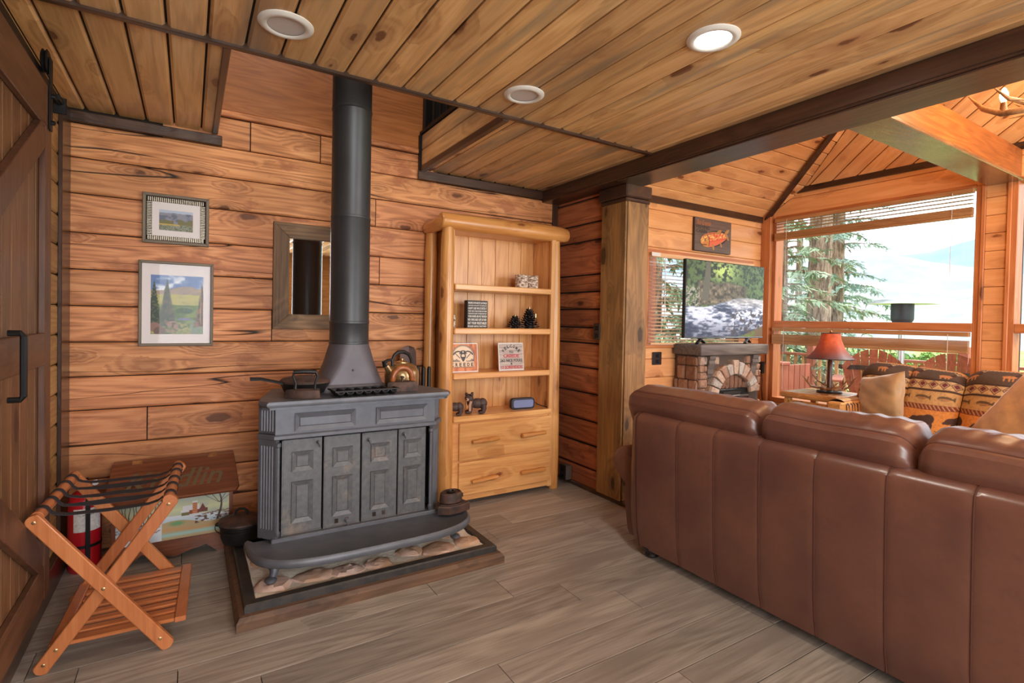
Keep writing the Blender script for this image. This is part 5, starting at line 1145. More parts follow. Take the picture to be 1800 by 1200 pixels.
for x in (3.93, 4.62):
    b_ = B().bar((x+.02, 3.12, 1.118), (x-.12, 3.06, 1.068), .03, .012, .003).bar((x-.02, 3.12, 1.118), (x+.12, 3.17, 1.068), .03, .012, .003)
    part('stand_foot', b_, M_steel, tv, world=tv)
# fish sign
H_, W_ = 240, 400; A_ = px_canvas(W_, H_, (98, 78, 70)); Y, X = np.mgrid[0:H_, 0:W_].astype(np.float32); g_ = fbm(H_, W_, 200, 5, 4, 41); g2 = fbm(H_, W_, 7, 7, 3, 42); lerp(A_, (g_-.35)*2, (118, 98, 88)); lerp(A_, ((Y % 60) < 1.5)*.7, (60, 48, 44))
def rot(cx, cy, a): return (X-cx)*math.cos(a)+(Y-cy)*math.sin(a), -(X-cx)*math.sin(a)+(Y-cy)*math.cos(a)
u_, v_ = rot(208, 140, -.22); body_ = (u_/150.)**2+(v_/(52.*(1-.25*(u_/150.)))).clip(-9, 9)**2 < 1
lerp(A_, ((u_/156.)**2+(v_/58.)**2 < 1)*1., (40, 34, 34)); lerp(A_, body_*1., (214, 84, 52)); lerp(A_, body_*(v_ > 18)*.6, (232, 120, 84)); lerp(A_, body_*(u_ < -60)*1., (206, 130, 60)); lerp(A_, body_*(v_ < 10)*(g2 > .55)*1., (244, 200, 120)); lerp(A_, body_*(v_ < -34)*.7, (170, 92, 50))
lerp(A_, (np.hypot(u_+98, v_+6) < 9)*1., (40, 30, 26)); lerp(A_, (np.hypot(u_+98, v_+6) < 4)*1., (230, 200, 120)); lerp(A_, (np.abs(np.hypot(u_+130, v_-4)-74) < 3)*(u_ > -70)*(np.abs(v_) < 44)*1., (70, 40, 34)); lerp(A_, (np.abs(v_-22-(u_+150)*.15) < 3)*(u_ < -88)*(u_ > -150)*1., (60, 34, 30))
for fx, fy, a_, w_, h_ in ((200, 200, 1.2, 26, 11), (285, 176, 1.1, 22, 9), (262, 84, -.5, 30, 14), (352, 110, .9, 34, 12), (352, 74, -.6, 30, 12)):
    q1, q2 = rot(fx, fy, a_); lerp(A_, ((q1/w_)**2+(q2/h_)**2 < 1)*1., (206, 150, 84)); lerp(A_, ((q1/w_)**2+(q2/h_)**2 < 1)*(np.abs(q2 % 5-2) < .8)*1., (110, 70, 44))
fs = thing('fish_sign', 'dark wooden sign with a large red trout, hanging above the television', 'sign', (4.29, YN-.004, 1.94))
part('board', B().box((4.03, YN-.03, 1.935), (4.57, YN-.005, 2.25), .003), plain('sign_wood', c(70, 56, 52), .6), fs, world=fs)
pic(fs, 4.032, 1.937, 4.568, 2.248, YN-.0306, painted('trout_print', A_), 'printed_face')
M_or = plain('print_orange', c(186, 110, 60), .6)
text('lettering', 'Rio Grande', .05, M_or, fs, Winv(fs) @ Matrix.Translation((4.155, YN-.0315, 2.205)) @ UPR, fit=(.20, .045), font_shear=.3)
text('lettering', 'FISHING', .05, M_pb, fs, Winv(fs) @ Matrix.Translation((4.145, YN-.0315, 2.162)) @ UPR, fit=(.19, .034)); text('lettering', 'CABIN', .05, M_pb, fs, Winv(fs) @ Matrix.Translation((4.125, YN-.0315, 2.122)) @ UPR, fit=(.15, .034))
# venetian blind on the north window
M_bl = wood('blind_slat', c(244, 204, 160), c(232, 186, 138), c(200, 150, 104), knot=0, rough=.45, var=.03, bump=.02)
nb = thing('window_blind', 'half-open wooden slat blind on the window behind the television', 'blind', (4.2, YN-.005, 1.87))
part('head_rail', B().box((3.47, YN-.045, 1.83), (4.94, YN-.017, 1.868), .002), M_bl, nb, world=nb)
for k in range(23):
    z = 1.805-k*.0325; part('slat', B().box((3.475, -.022, -.0015), (4.935, .022, .0015), 0, Matrix.Translation((0, YN-.02, z)) @ Matrix.Rotation(math.radians(12), 4, 'X')), M_bl, nb, world=nb)
part('bottom_rail', B().box((3.475, YN-.04, 1.052), (4.935, YN-.012, 1.068), .002), M_bl, nb, world=nb)
M_cord = plain('blind_cord', c(220, 210, 196), .6)
for x in (3.60, 3.95): part('cord', B().tube([(x, YN-.044, 1.83), (x, YN-.044, 1.06)], .0018, 6), M_cord, nb, world=nb)
part('wand', B().tube([(3.62, YN-.052, 1.84), (3.625, YN-.055, 1.25)], .004, 8), M_white, nb, world=nb); part('bracket', B().box((3.452, YN-.05, 1.835), (3.56, YN-.046, 1.868), .001), M_white, nb, world=nb)
# raised blinds on the east window
M_blY = wood('blind_slat_y', c(206, 162, 112), c(186, 138, 92), c(150, 104, 66), ax='Y', knot=0, rough=.45, var=.02, bump=.02)
def raised_blind(label, y0, y1, zt, open_, zs, zb):
    t = thing('window_blind', label, 'blind', (XE-.03, (y0+y1)/2, zt), 0, None)
    part('head_rail', B().box((XE-.055, y0, zt-.035), (XE-.014, y1, zt), .002), M_blY, t, world=t)
    for z in open_: part('slat', B().box((XE-.055, y0+.005, z), (XE-.012, y1-.005, z+.003)), M_blY, t, world=t)
    n_ = int((zs-zb-.018)/.0065)
    b_ = B()
    for k in range(n_): b_.box((XE-.058-.001*(k % 2), y0+.004, zb+.018+k*.0065), (XE-.014, y1-.004, zb+.018+k*.0065+.0052))
    part('slat_stack', b_, M_blY, t, 'gathered stack of slats', world=t, kind='stuff')
    part('bottom_rail', B().box((XE-.06, y0+.003, zb), (XE-.014, y1-.003, zb+.016), .003), M_blY, t, world=t)
    for f in (.08, .92): part('cord', B().tube([(XE-.06, y0+(y1-y0)*f, zt-.02), (XE-.062, y0+(y1-y0)*f, zb-.45)], .002, 6), M_cord, t, world=t)
    return t
raised_blind('wooden blind drawn up at the top of the big upper window', 1.575, 3.175, 2.332, (2.275, 2.245, 2.215), 2.19, 2.11)
raised_blind('wooden blind drawn up at the top of the lower window, behind the lamp', 1.575, 3.175, 1.220, (), 1.155, 1.052)
# phone-like power box by the window
pb_ = thing('power_adapter', 'small black box with cable on the trim between fireplace and window', 'adapter', (XE-.075, 3.262, .80))
part('box', B().box((XE-.085, 3.24, .74), (XE-.062, 3.29, .86), .004), M_steel, pb_, world=pb_); part('cable', B().tube([(XE-.075, 3.262, .74), (XE-.078, 3.25, .66), (XE-.07, 3.26, .58), (XE-.072, 3.24, .40), (XE-.07, 3.25, .02)], .004, 6), M_steel, pb_, world=pb_, smooth=True)
part('antenna', B().tube([(XE-.07, 3.225, .84), (XE-.07, 3.222, 1.0)], .004, 6), M_steel, pb_, world=pb_)
# ================================================================ lodge sofa, end table, lamp, pillows
H_, W_ = 400, 800; A_ = px_canvas(W_, H_, (196, 150, 92)); Y, X = np.mgrid[0:H_, 0:W_].astype(np.float32); gq = fbm(H_, W_, 5, 5, 3, 51); Yb = H_-Y     # Yb: 0 bottom
def band(a, b2, col): lerp(A_, (Yb >= a)*(Yb < b2)*1., col)
band(0, 28, (150, 108, 66)); band(28, 120, (214, 140, 66)); band(120, 138, (122, 62, 46)); band(138, 190, (198, 156, 100)); band(190, 198, (70, 48, 38)); band(198, 240, (204, 170, 120)); band(240, 248, (70, 48, 38)); band(248, 356, (88, 70, 56)); band(356, 366, (210, 190, 160)); band(366, 400, (212, 148, 72))
lerp(A_, ((Yb > 357)*(Yb < 365)*((X % 14) < 7))*1., (90, 50, 44)); lerp(A_, (np.abs((X % 28)-14) < (Yb-4)*.7)*(Yb > 4)*(Yb < 22)*1., (110, 54, 40)); lerp(A_, ((Yb > 121)*(Yb < 137)*(np.abs(((X+Yb) % 16)-8) < 3))*1., (206, 160, 104))
dm = np.abs(((X) % 44)-22)/22.+np.abs(Yb-219)/20.; lerp(A_, (dm < 1)*1., (90, 60, 46)); lerp(A_, (dm < .8)*1., (208, 176, 128)); lerp(A_, (dm < .6)*1., (108, 48, 50))
def ell(cx, cy, a, b2, r=0.):
    p_ = ((X-cx+W_/2) % W_)-W_/2; q_ = Yb-cy; u_ = p_*math.cos(r)+q_*math.sin(r); v_ = -p_*math.sin(r)+q_*math.cos(r); return (u_/a)**2+(v_/b2)**2 < 1
for k in range(6):
    cx = 60+k*133
    m_ = ell(cx, 80, 40, 19)+ell(cx-38, 82, 17, 13)+ell(cx-52, 78, 9, 6)+ell(cx+18, 86, 24, 18)
    for dx_ in (-26, -8, 16, 32): m_ = m_+ell(cx+dx_, 54, 7, 17, .25*(1 if dx_ % 4 else -1))
    lerp(A_, m_*1., (72, 50, 42)); lerp(A_, (gq > .5)*(Yb > 30)*(Yb < 44)*1., (112, 92, 50))
    m_ = ell(cx+40, 312-12, 25, 12)+ell(cx+40+26, 318, 9, 10)
    for dx_ in (-16, 2, 14): m_ = m_+ell(cx+40+dx_, 282, 3.5, 15)
    lerp(A_, m_*1., (196, 130, 76)); lerp(A_, ell(cx+66, 316, 9, 13, -.4)*1., (74, 48, 38))
    for a_ in (-.6, -.15, .3, .7): lerp(A_, ell(cx+78+a_*14, 340, 1.6, 15, -a_)*1., (206, 178, 130))
for k in range(9):
    cx = 30+k*89; lerp(A_, (ell(cx, 164, 27, 9)+((np.abs(Yb-164) < np.clip((((X-cx-24)) % W_)*.8, 0, 11))*((((X-cx-24)) % W_) < 14)))*1., (104, 82, 58)); lerp(A_, ell(cx, 160, 24, 4)*1., (176, 128, 84))
lerp(A_, (gq > .55)*.12, (40, 30, 26))
M_lodge = painted('lodge_fabric', A_, .85)
M_lw = wood('lodge_log', c(228, 178, 112), c(206, 148, 84), c(160, 104, 58), ax='X', knot=.6, rough=.3, coat=.3, var=.03)
M_lwZ = wood('lodge_log_z', c(228, 178, 112), c(206, 148, 84), c(160, 104, 58), ax='Z', knot=.6, rough=.3, coat=.3, var=.03)
ls = thing('lodge_sofa', 'lodge sofa with bear, elk and fish patterned cushions and wood arms below the window', 'sofa', (4.65, 1.1, 0))
part('base', B().box((4.22, -.18, .14), (4.95, 2.12, .30), .01), M_lw, ls, world=ls)
for x in (4.27, 4.92):
    for y in (2.09, -.15): part('post', B().box((x-.045, y-.045, 0), (x+.045, y+.045, .64 if x < 4.5 else .80), .008), M_lwZ, ls, world=ls)
for y in (2.09, -.15): part('arm_rail', B().box((4.20, y-.055, .595), (4.96, y+.055, .665), .012), M_lw, ls, world=ls)
part('seat_cushion', B().box((4.25, .98, .30), (4.85, 2.02, .47), .05, seg=3), M_lodge, ls, world=ls, smooth=True)
part('seat_cushion', B().box((4.25, -.10, .30), (4.85, .96, .47), .05, seg=3), M_lodge, ls, world=ls, smooth=True)
for y0, y1, u0 in ((2.19, 1.50, 0), (1.495, .68, .6), (.675, -.14, .25)):
    prof = [(4.60, .44), (4.66, .56), (4.74, .70), (4.80, .82), (4.84, .90), (4.90, .945), (4.97, .955), (5.03, .92), (5.05, .80), (5.02, .44)]
    def f(u, w):
        q = w*(len(prof)-1); i = min(int(q), len(prof)-2); t = q-i; x = prof[i][0]*(1-t)+prof[i+1][0]*t; z = prof[i][1]*(1-t)+prof[i+1][1]*t
        e = min(u, 1-u)*abs(y1-y0); k_ = max(0, 1-e/.09)**2; seam = max(0, 1-abs(u-.5)/.04)**1.5
        pf = .022*math.sin(PI*u*2)**2; tuft = .02*seam+.012*math.exp(-((w-.36)/.03)**2)
        cx, cz = 4.90, .66; s_ = 1-.22*k_
        dip = .055*max(0, u-.25)*(1 if y0 > 2 else 0)*(1 if w > .4 else 0); return V3(cx+(x-pf+tuft-cx)*s_, y0+(y1-y0)*u, cz+(z-cz)*(1-.16*k_)-.012*seam-dip)
    b_ = B().grid(f, 40, 40); ul = b_.bm.loops.layers.uv.verify()
    for fc in b_.bm.faces:
        for lp in fc.loops: a, b2 = lp[ul].uv; lp[ul].uv = (u0+a*abs(y1-y0)/1.25, min(.999, (b2*1.5)**.9))
    b_.xf(Winv(ls)); me = b_.mesh('back_cushion', M_lodge, 70, False); link('back_cushion', me, ls)
# throw over the arm
def f(u, w):
    a = PI*w; return V3(4.27+.28*u, 2.10-.085*math.cos(a)*(1+.05*math.sin(u*9)), .60+.085*math.sin(a)-.18*abs(w-.5)*(abs(w-.5) > .35)*1.2)
b_ = B().grid(f, 14, 18); ul = b_.bm.loops.layers.uv.verify()
b_.xf(Winv(ls)); link('arm_cover', b_.mesh('arm_cover', M_lodge, 60, False), ls)
M_pil = plain('gold_velvet', c(176, 142, 98), .45, nz=.25, nscale=7, bump=.1, Sheen_Weight=.5)
def pillow(name, label, loc, rot_, size, mat, seed):
    t = thing(name, label, 'pillow', loc); R = Matrix.Rotation(rot_[2], 4, 'Z') @ Matrix.Rotation(rot_[0], 4, 'X') @ Matrix.Rotation(rot_[1], 4, 'Y'); rr = random.Random(seed); ph = [rr.uniform(0, 6) for _ in range(6)]
    for sgn, nm in ((1, 'front'), (-1, 'back')):
        def f(u, w):
            x, y = u*2-1, w*2-1; ex = 1-abs(x)**2.4; ey = 1-abs(y)**2.4; th = .075*(max(0, ex)*max(0, ey))**.42*(1+.07*math.sin(7*(x*.5+y)+ph[0]+2*math.sin(2*x))+.03*math.sin(15*(x*.3+y)+ph[1]+3*math.sin(1.5*x)))
            pin = 1-.10*(1-abs(x))*(abs(y) > .0)*abs(y)**4; pin2 = 1-.10*(1-abs(y))*abs(x)**4
            return R @ V3(x*size/2*pin2, -sgn*th, y*size/2*pin)
        part('pillow_'+nm, B().grid(f, 26, 26), mat, t, smooth=True)
    return t
pillow('throw_pillow', 'gold-brown velvet throw pillow tilted against the left end of lodge sofa', (4.50, 1.90, .705), (math.radians(-16), math.radians(-14), math.radians(-115)), .38, M_pil, 1)
M_pil2 = plain('tan_plush', c(196, 150, 100), .6, nz=.2, nscale=12, bump=.2, Sheen_Weight=.4)
pillow('throw_pillow', 'large tan plush throw pillow at the right edge, on the lodge sofa', (4.30, 1.02, .70), (math.radians(-20), math.radians(26), math.radians(-112)), .46, M_pil2, 2)
# end table
et = thing('end_table', 'rustic wood end table with live-edge top beside the lodge sofa', 'table', (4.68, 2.42, 0))
rr = []; rs_ = random.Random(4)
outl = [(4.46, 2.20), (4.60, 2.185), (4.75, 2.20), (4.93, 2.19), (4.95, 2.40), (4.94, 2.66), (4.78, 2.665), (4.60, 2.65), (4.44, 2.66), (4.43, 2.50), (4.445, 2.35)]
cx, cy = 4.69, 2.43
part('top', B().rings([[V3(cx+(x-cx)*f, cy+(y-cy)*f, z) for x, y in outl] for f, z in ((.95, .62), (1., .632), (1.01, .65), (.985, .668), (.97, .67))]), wood('live_edge_top', c(226, 176, 112), c(206, 146, 84), c(140, 88, 52), ax='Y', knot=.8, rough=.25, coat=.4, var=.02), et, world=et)
for x, y in ((4.48, 2.25), (4.90, 2.25), (4.48, 2.61), (4.90, 2.61)): part('leg', B().box((x-.025, y-.025, 0), (x+.025, y+.025, .62), .006), M_lwZ, et, world=et)
part('apron', B().box((4.455, 2.27, .46), (4.475, 2.60, .60), .003), M_lwZ, et, world=et); part('apron', B().box((4.50, 2.225, .46), (4.88, 2.245, .60), .003), M_lw, et, world=et); part('lower_shelf', B().box((4.46, 2.24, .18), (4.92, 2.62, .20), .004), M_lw, et, world=et)
# lamp
lp_ = thing('table_lamp', 'table lamp with red bell shade and antler base on the end table', 'lamp', (4.73, 2.395, .6705))
part('base', B().lathe([(.0, 0), (.095, 0), (.10, .006), (.095, .014), (.03, .022), (.0, .022)], n=28), M_irondark, lp_, smooth=40)
part('post', B().lathe([(.022, .015), (.024, .03), (.020, .05), (.020, .27), (.014, .28), (.010, .31), (.0, .31)], n=16), wood('lamp_post_wood', c(110, 60, 36), c(84, 44, 28), c(54, 30, 22), ax='Z', knot=.3, rough=.3, coat=.3), lp_, smooth=40)
M_ant = plain('antler', c(176, 134, 92), .4, nz=.3, nscale=18, bump=.1, col2=c(120, 84, 56)); 
def antler(b, base, pts, r0, tines):
    P = [Vector(base)+Vector(p) for p in pts]; n_ = len(P); b.tube(P, [r0*(1-.75*i/(n_-1))+.0015 for i in range(n_)], 8)
    for i, dv in tines: b.tube([P[i], P[i]+Vector(dv)*.5+Vector((0, 0, .006)), P[i]+Vector(dv)], [r0*.6, r0*.42, .0015], 7)
for k in range(4):
    a = k*PI/2+.5; R = Matrix.Rotation(a, 4, 'Z'); b_ = B()
    antler(b_, (0, 0, 0), [(.03, -.06, .035), (.09, -.03, .035), (.14, .03, .05), (.165, .09, .085), (.16, .13, .14)], .013, [(1, (.03, -.05, .05)), (2, (.05, -.02, .08)), (3, (.045, .0, .06))]); b_.xf(R)
    part('antler', b_, M_ant, lp_, smooth=True)
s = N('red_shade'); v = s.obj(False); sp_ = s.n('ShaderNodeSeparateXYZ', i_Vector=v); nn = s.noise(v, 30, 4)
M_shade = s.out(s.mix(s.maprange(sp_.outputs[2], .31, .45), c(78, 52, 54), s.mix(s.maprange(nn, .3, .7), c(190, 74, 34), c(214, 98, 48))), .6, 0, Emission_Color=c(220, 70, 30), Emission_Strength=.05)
n6 = 6; rr = []
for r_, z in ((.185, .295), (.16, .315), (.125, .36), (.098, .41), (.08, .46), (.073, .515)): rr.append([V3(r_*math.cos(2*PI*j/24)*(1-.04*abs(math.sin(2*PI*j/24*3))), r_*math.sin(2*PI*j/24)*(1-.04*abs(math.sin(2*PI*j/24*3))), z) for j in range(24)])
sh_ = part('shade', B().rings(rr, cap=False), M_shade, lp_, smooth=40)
part('shade_trim', B().tube([(.185*math.cos(2*PI*j/24), .185*math.sin(2*PI*j/24), .295) for j in range(25)], .004, 6), M_irondark, sh_); part('shade_trim', B().tube([(.073*math.cos(2*PI*j/24), .073*math.sin(2*PI*j/24), .515) for j in range(25)], .003, 6), M_irondark, sh_)
part('finial', B().lathe([(.0, .50), (.006, .51), (.012, .525), (.006, .535), (.0, .54)], n=12), M_brass, lp_, smooth=True)
# antler chandelier
ch = thing('antler_chandelier', 'antler chandelier with lit candle bulbs at the upper right corner', 'chandelier', (3.75, .72, 3.1))
part('rod', B().tube([(3.75, .72, 3.72), (3.75, .72, 2.55)], .008, 8), M_steel, ch, world=ch); part('hub', B().lathe([(.0, -.06), (.03, -.04), (.035, 0), (.02, .04), (.0, .05)], (3.75, .72, 2.50), 16), M_ant, ch, world=ch, smooth=True)
M_bulb = emit('candle_bulb', (1, .72, .38, 1), 30.)
for k in range(6):
    a = math.radians(98+60*k); ca, sa = math.cos(a), math.sin(a); b_ = B(); rot_ = Matrix.Translation((3.75, .72, 0)) @ Matrix.Rotation(a, 4, 'Z')
    P = [(.02, 0, 2.50), (.12, .02, 2.42), (.22, .03, 2.395), (.31, .03, 2.40), (.39, .01, 2.45), (.46, -.03, 2.55)]
    b_.tube([Vector(p) for p in P], [.022, .020, .019, .018, .013, .003], 10)
    b_.tube([Vector((.22, .03, 2.43)), Vector((.28, .10, 2.45)), Vector((.34, .15, 2.52))], [.014, .010, .002], 8); b_.tube([Vector((.12, .02, 2.44)), Vector((.20, -.08, 2.40)), Vector((.30, -.13, 2.41))], [.014, .010, .002], 8)
    ar = part('antler_arm', b_.xf(rot_), M_ant, ch, world=ch, smooth=True)
    cpos = rot_ @ Vector((.305, .03, 0))
    part('candle_cup', B().lathe([(.0, 2.40), (.016, 2.40), (.014, 2.455), (.0, 2.455)], (cpos.x, cpos.y, 0), 14), M_ant, ar, world=ch, smooth=40)
    part('bulb', B().lathe([(.0, 2.455), (.010, 2.46), (.019, 2.485), (.017, 2.505), (.006, 2.53), (.0, 2.535)], (cpos.x, cpos.y, 0), 14), M_bulb, ar, world=ch, smooth=True)
light('POINT', 'chandelier_light', (3.75, .72, 2.62), 38, (1, .68, .38), shadow_soft_size=.25)
# ================================================================ outside: deck, furniture, trees, hills
M_deck = wood('deck_board', c(170, 120, 92), c(146, 98, 74), c(104, 70, 54), knot=.5, rough=.6, var=.12)
M_redw = wood('red_deck_wood_z', c(196, 120, 88), c(172, 98, 72), c(130, 72, 54), ax='Z', knot=.4, rough=.5, var=.1)
M_redX = wood('red_deck_wood_y', c(196, 120, 88), c(172, 98, 72), c(130, 72, 54), ax='Y', knot=.4, rough=.5, var=.1)
M_tanZ = wood('tan_rail_wood', c(222, 178, 122), c(200, 150, 98), c(160, 112, 70), ax='Z', knot=.3, rough=.5, var=.06)
dk = struct('floor_deck', B().box((5.4, -2, -.24), (9.9, 7.0, -.18)), M_gap)
planks('deck_board', M_deck, dk, (5.4, -2, -.18), (0, 1, 0), (-1, 0, 0), [(0, 0), (9, 0), (9, -4.5), (0, -4.5)], .14, gap=.006, th=.03)
bn = thing('deck_bench', 'red-brown solid deck bench wall seen through the window behind the lamp', 'bench', (6.8, 4.6, -.15))
for k in range(10): part('board', B().box((6.62, 3.95+k*.13, -.15), (6.65, 4.07+k*.13, .72), .004), M_redw, bn, world=bn)
part('cap', B().box((6.58, 3.93, .72), (6.78, 5.26, .76), .006), M_redX, bn, world=bn)
for k in range(5): part('board', B().box((6.65+k*.13, 3.95, -.15), (6.77+k*.13, 3.98, .72), .004), M_redw, bn, world=bn)
dr_ = thing('deck_railing', 'tan wooden deck railing with close balusters beyond the table lamp', 'railing', (9.6, 3.6, -.15))
for y in (1.0, 3.0, 5.2, 6.9): part('post', B().box((9.56, y-.06, -.15), (9.68, y+.06, .98), .006), M_redw, dr_, world=dr_)
part('top_rail', B().box((9.52, -1.9, .70), (9.70, 6.95, .74), .004), M_redX, dr_, world=dr_); part('bottom_rail', B().box((9.58, -1.9, -.02), (9.64, 6.95, .04), .004), M_redX, dr_, world=dr_)
for k in range(60): part('baluster', B().box((9.58, -1.8+k*.145, .04), (9.63, -1.75+k*.145, .70), .004), M_tanZ, dr_, world=dr_)
def adir(label, loc, rz):
    t = thing('adirondack_chair', label, 'chair', loc, rz, 'adirondack chairs on the deck')
    for k in range(7):
        u_ = (k-3)/3; x = u_*.255; top = 1.0-.15*u_**2; tl_, tr_ = 1.0-.15*((k-3.5)/3)**2, 1.0-.15*((k-2.5)/3)**2; ln = .10*u_
        part('back_slat', B().rings([[V3(x*.62-.028, .20, .32), V3(x*.62+.028, .20, .32), V3(x*.62+.028, .22, .32), V3(x*.62-.028, .22, .32)], [V3(x+ln*.1-.040, -.06, tl_), V3(x+ln*.1+.040, -.06, tr_), V3(x+ln*.1+.040, -.04, tr_), V3(x+ln*.1-.040, -.04, tl_)]]), M_redw, t)
    part('cross_bar', B().bar((-.34, -.01, .78), (.34, -.01, .78), .02, .05), M_gap, t); part('cross_bar', B().bar((-.30, .13, .42), (.30, .13, .42), .02, .07), M_redX, t)
    for sx in (-1, 1):
        part('arm', B().box((sx*.36-.06, -.05, .60), (sx*.36+.06, .72, .625), .006), M_redX, t); part('leg', B().box((sx*.33-.02, .60, 0), (sx*.33+.02, .70, .60), .004), M_redw, t); part('leg', B().bar((sx*.30, -.30, .05), (sx*.30, .62, .36), .03, .12), M_redX, t)
    for k in range(5): part('seat_slat', B().box((-.29, .22+k*.09, .335+.02*(k > 0)), (.29, .30+k*.09, .355+.02*(k > 0))), M_redX, t)
    t.scale = (1.1, 1.1, 1.12)
    return t
def az(px): return YAW+math.atan((px-900)/FPX)
def atpx(px, dep): a = az(px); d = dep/math.cos(a-YAW); return d*math.sin(a), d*math.cos(a)
x, y = atpx(1537, 6.6); adir('red-brown adirondack chair on the deck, left one beyond the sofa', (x, y, -.15), math.radians(-66))
x, y = atpx(1674, 5.9); adir('red-brown adirondack chair on the deck, right one near window edge', (x, y, -.15), math.radians(-72))
x, y = atpx(1585, 7.6); ht = thing('patio_heater', 'tall steel patio heater with wide dish top outside the big window', 'heater', (x, y, -.15))
M_ss = plain('brushed_steel', c(190, 192, 196), .3, .9)
part('base', B().lathe([(.0, 0), (.23, 0), (.23, .03), (.20, .06), (.16, .70), (.12, .74), (.0, .74)], n=28), M_ss, ht, smooth=40); part('pole', B().lathe([(.04, .74), (.04, 1.42)], n=18), M_ss, ht, smooth=True)
part('burner', B().lathe([(.0, 1.40), (.09, 1.42), (.135, 1.50), (.14, 1.52), (.14, 1.74), (.0, 1.74)], n=24), plain('burner_mesh', c(70, 76, 84), .5, .5), ht, smooth=30); part('dish', B().lathe([(.0, 1.86), (.12, 1.84), (.32, 1.79), (.41, 1.745), (.415, 1.735), (.40, 1.74), (.0, 1.80)], n=40), M_ss, ht, smooth=40)
# ground, meadow bushes, hills
def ridge(name, dist, h0, h1, mat, seed, w=1., a0=-10, a1=130, base=-3):
    r = random.Random(seed); ph = [r.uniform(0, 6) for _ in range(6)]; b = B(); rs = []
    for i in range(90):
        a = math.radians(a0+(a1-a0)*i/89); n_ = .5+.22*math.sin(a*5+ph[0])+.14*math.sin(a*11+ph[1])+.07*math.sin(a*27+ph[2])+.03*math.sin(a*61+ph[3]); h = h0+(h1-h0)*n_
        ring = []
        for f, hh in ((.75, base), (.85, base+(h-base)*.42), (.93, base+(h-base)*.8), (1., h), (1.12, base)): ring.append(V3(math.sin(a)*dist*f, math.cos(a)*dist*f, hh))
        rs.append(ring)
    return struct(name, b.rings(rs), mat, smooth=True)
def terrain(name, c1, c2, sc_): s = N(name); v = s.obj(False); nn = s.noise(v, sc_, 6, .65); s.bump(nn, .5, .5); return s.out(s.mix(s.maprange(nn, .4, .6), c1, c2), .95)
struct('ground', B().box((-60, -80, -1.9), (420, 420, -1.5)), terrain('meadow', c(120, 144, 70), c(164, 180, 96), .3))
ridge('hill_near', 120, 3, 13, terrain('hazy_sage_hill', c(140, 147, 150), c(172, 172, 164), .25), 3)  # distance haze is put into the pale colours of all three hills
ridge('hill_mid', 230, 14, 30, terrain('hazy_mid_hill', c(138, 155, 172), c(154, 168, 180), .06), 9)
ridge('hill_far', 400, 36, 62, terrain('hazy_far_hill', c(122, 148, 178), c(136, 160, 186), .03), 14)
M_bark = N('conifer_bark'); v = M_bark.obj(); nn = M_bark.noise(M_bark.vm('MULTIPLY', v, (14, 14, 3)), 1, 5, .7); M_bark.bump(nn, 1., .05); M_bark = M_bark.out(M_bark.mix(M_bark.maprange(nn, .4, .6), c(96, 76, 66), c(176, 148, 130)), .95)
def leafmat(name, a, b2): s = N(name); r = s.noise(s.obj(False), 1.6, 3); return s.out(s.mix(s.maprange(r, .35, .65), a, b2), .8, 0, Subsurface_Weight=0.)
M_sp1 = leafmat('spruce_needles', c(112, 138, 108), c(164, 182, 150)); M_sp2 = leafmat('spruce_blue', c(118, 146, 132), c(164, 186, 172)); M_shr = leafmat('willow_leaves', c(98, 134, 58), c(144, 172, 86))  # spruce needles paled, window glare put into their colour
def tree(label, x, y, z0, H, R, tr_r, seed, mat, low=.12, nb=70, grp='spruces beyond the deck'):
    t = thing('spruce_tree', label, 'tree', (x, y, z0), 0, grp); r = random.Random(seed)
    part('trunk', B().lathe([(tr_r*1.25, 0), (tr_r, H*.08), (tr_r*.82, H*.4), (tr_r*.3, H*.85), (.02, H)], n=14), M_bark, t, smooth=True)
    vs = []; fs_ = []; bb = B()
    for k in range(nb):
        f = low+(1-low)*((k+r.random())/nb)**1.0; a = k*2.399+r.uniform(-.4, .4); L = R*(1-f)**.8*r.uniform(.75, 1.15)+.15; z = H*f; d = Vector((math.cos(a), math.sin(a), 0)); drop = L*.28
        P = [Vector((0, 0, z))+d*L*q+Vector((0, 0, -drop*q*q+.1*L*q)) for q in (0, .33, .66, 1)]
        bb.tube(P, [.03, .02, .012, .004], 4, cap=False)
        n_ = int(44*L/R)+14
        for i in range(n_):
            q = .12+.88*r.random(); p = P[0].lerp(P[3], q); p.z = z-drop*q*q+.1*L*q; sd = Vector((-d.y, d.x, 0)); 
            dirv = (d*r.uniform(.1, .9)+sd*r.choice((-1, 1))*r.uniform(.3, 1)+Vector((0, 0, r.uniform(-.7, .05)))).normalized(); ln = r.uniform(.22, .42)*(1.15-q*.5)*max(.5, L/R+.2); wv = dirv.cross(Vector((r.uniform(-1, 1), r.uniform(-1, 1), 1))).normalized()*ln*.26
            for m_ in range(3):
                p0 = p+dirv*ln*.3*m_; dv2 = (dirv+Vector((r.uniform(-.5, .5), r.uniform(-.5, .5), r.uniform(-.6, .1)))).normalized()*ln*.5; w2 = wv*r.uniform(.5, 1.)
                i0 = len(vs); vs += [p0-w2*.5, p0+w2*.5, p0+dv2]; fs_.append((i0, i0+1, i0+2))
    part('branches', bb, M_bark, t)
    me = bpy.data.meshes.new('needles'); me.from_pydata([tuple(v) for v in vs], [], fs_); me.materials.append(mat); link('needles', me, t)
def tp_(px, dep): return atpx(px, dep)
x, y = tp_(1438, 12); tree('large spruce with thick bare trunk just beyond the deck', x, y, -1.5, 15, 2.2, .27, 1, M_sp2, .42, 60)
x, y = tp_(1468, 14.2); tree('second spruce trunk close behind the thickest one', x, y, -1.5, 14, 1.7, .20, 2, M_sp2, .12, 90)
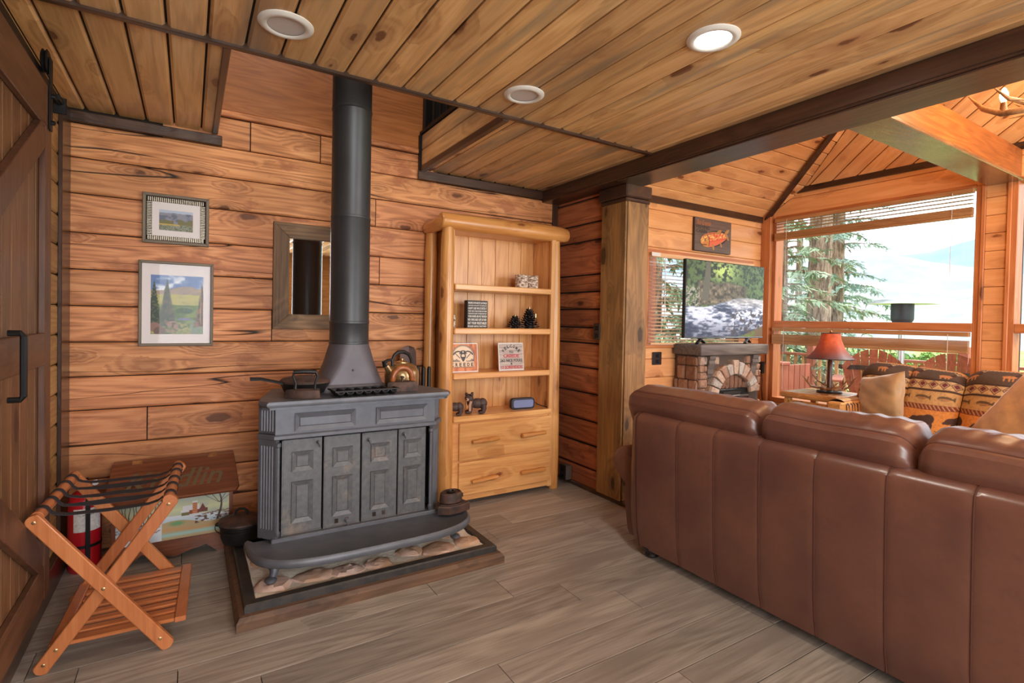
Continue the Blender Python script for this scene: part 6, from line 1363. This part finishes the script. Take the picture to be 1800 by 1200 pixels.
for i_, (px, dep, H, R, m_) in enumerate(((1372, 10.5, 8, 1.9, M_sp1), (1320, 13, 12, 2.2, M_sp1), (1402, 20, 13, 2.6, M_sp1), (1235, 11, 11, 2., M_sp1), (1150, 9.5, 9, 2., M_sp1))):
    x, y = tp_(px, dep); tree(('leafy green spruce left in the big window', 'tall spruce behind the left edge of the big window', 'distant spruce between the trunks and the window edge', 'spruce seen through the slats above the mantel', 'bushy spruce seen through the slatted blind near the post', 'tall spruce hidden behind the television', 'far spruce outside the slatted blind')[i_], x, y, -1.5, H, R, .14, 10+i_, m_, .03, 80)
def shrub(label, x, y, R, seed, grp):
    t = thing('willow_shrub', label, 'shrub', (x, y, -1.5), 0, grp); r = random.Random(seed); vs = []; fs_ = []; b_ = B()
    for k in range(5): a = r.uniform(0, 6); b_.tube([(0, 0, 0), (math.cos(a)*R*.3, math.sin(a)*R*.3, R*.6)], [.04, .02], 5)
    part('stems', b_, M_bark, t)
    for k in range(900):
        a = r.uniform(0, 2*PI); e = math.asin(r.uniform(0, 1)); q = R*r.uniform(.75, 1.05)*(1+.15*math.sin(3*a+seed)); p = Vector((math.cos(a)*math.cos(e)*q, math.sin(a)*math.cos(e)*q, math.sin(e)*q*.8)); s_ = R*.09; v1 = Vector((r.uniform(-1, 1), r.uniform(-1, 1), r.uniform(-1, 1))).normalized()*s_; v2 = Vector((r.uniform(-1, 1), r.uniform(-1, 1), r.uniform(-1, 1))).normalized()*s_
        i0 = len(vs); vs += [p-v1, p+v2, p+v1, p-v2]; fs_.append((i0, i0+1, i0+2, i0+3))
    me = bpy.data.meshes.new('leaves'); me.from_pydata([tuple(v) for v in vs], [], fs_); me.materials.append(M_shr); link('leaves', me, t)
rs_ = random.Random(8)
ORD = ('leftmost', 'second', 'third', 'fourth', 'fifth', 'sixth', 'seventh', 'eighth', 'ninth', 'tenth', 'eleventh', 'twelfth')
for k in range(9):
    px = 1496+k*29+rs_.uniform(-5, 5); x, y = atpx(px, 26+9*(k % 2)); shrub('bright green willow shrub in the meadow, %s from the left in the lower window' % ORD[k], x, y, rs_.uniform(.8, .95)*(1+.4*(k % 2)), k, 'willow shrubs in the meadow')
# porch roof timbers outside the north window
pr = thing('porch_frame', 'red-brown porch posts and rafters outside the slatted window', 'porch', (4.6, 5.0, -.15))
for x in (3.95, 5.3): part('post', B().box((x-.07, 5.0, -.15), (x+.07, 5.14, 2.5), .005), M_redw, pr, world=pr)
for k in range(5): part('rafter', B().bar((3.6+k*.45, 3.75, 2.75), (3.6+k*.45, 5.4, 2.15), .05, .12), M_redX, pr, world=pr)
part('beam', B().box((3.3, 5.0, 2.2), (6.0, 5.12, 2.36), .005), M_redX, pr, world=pr)
bpy.context.view_layer.update()
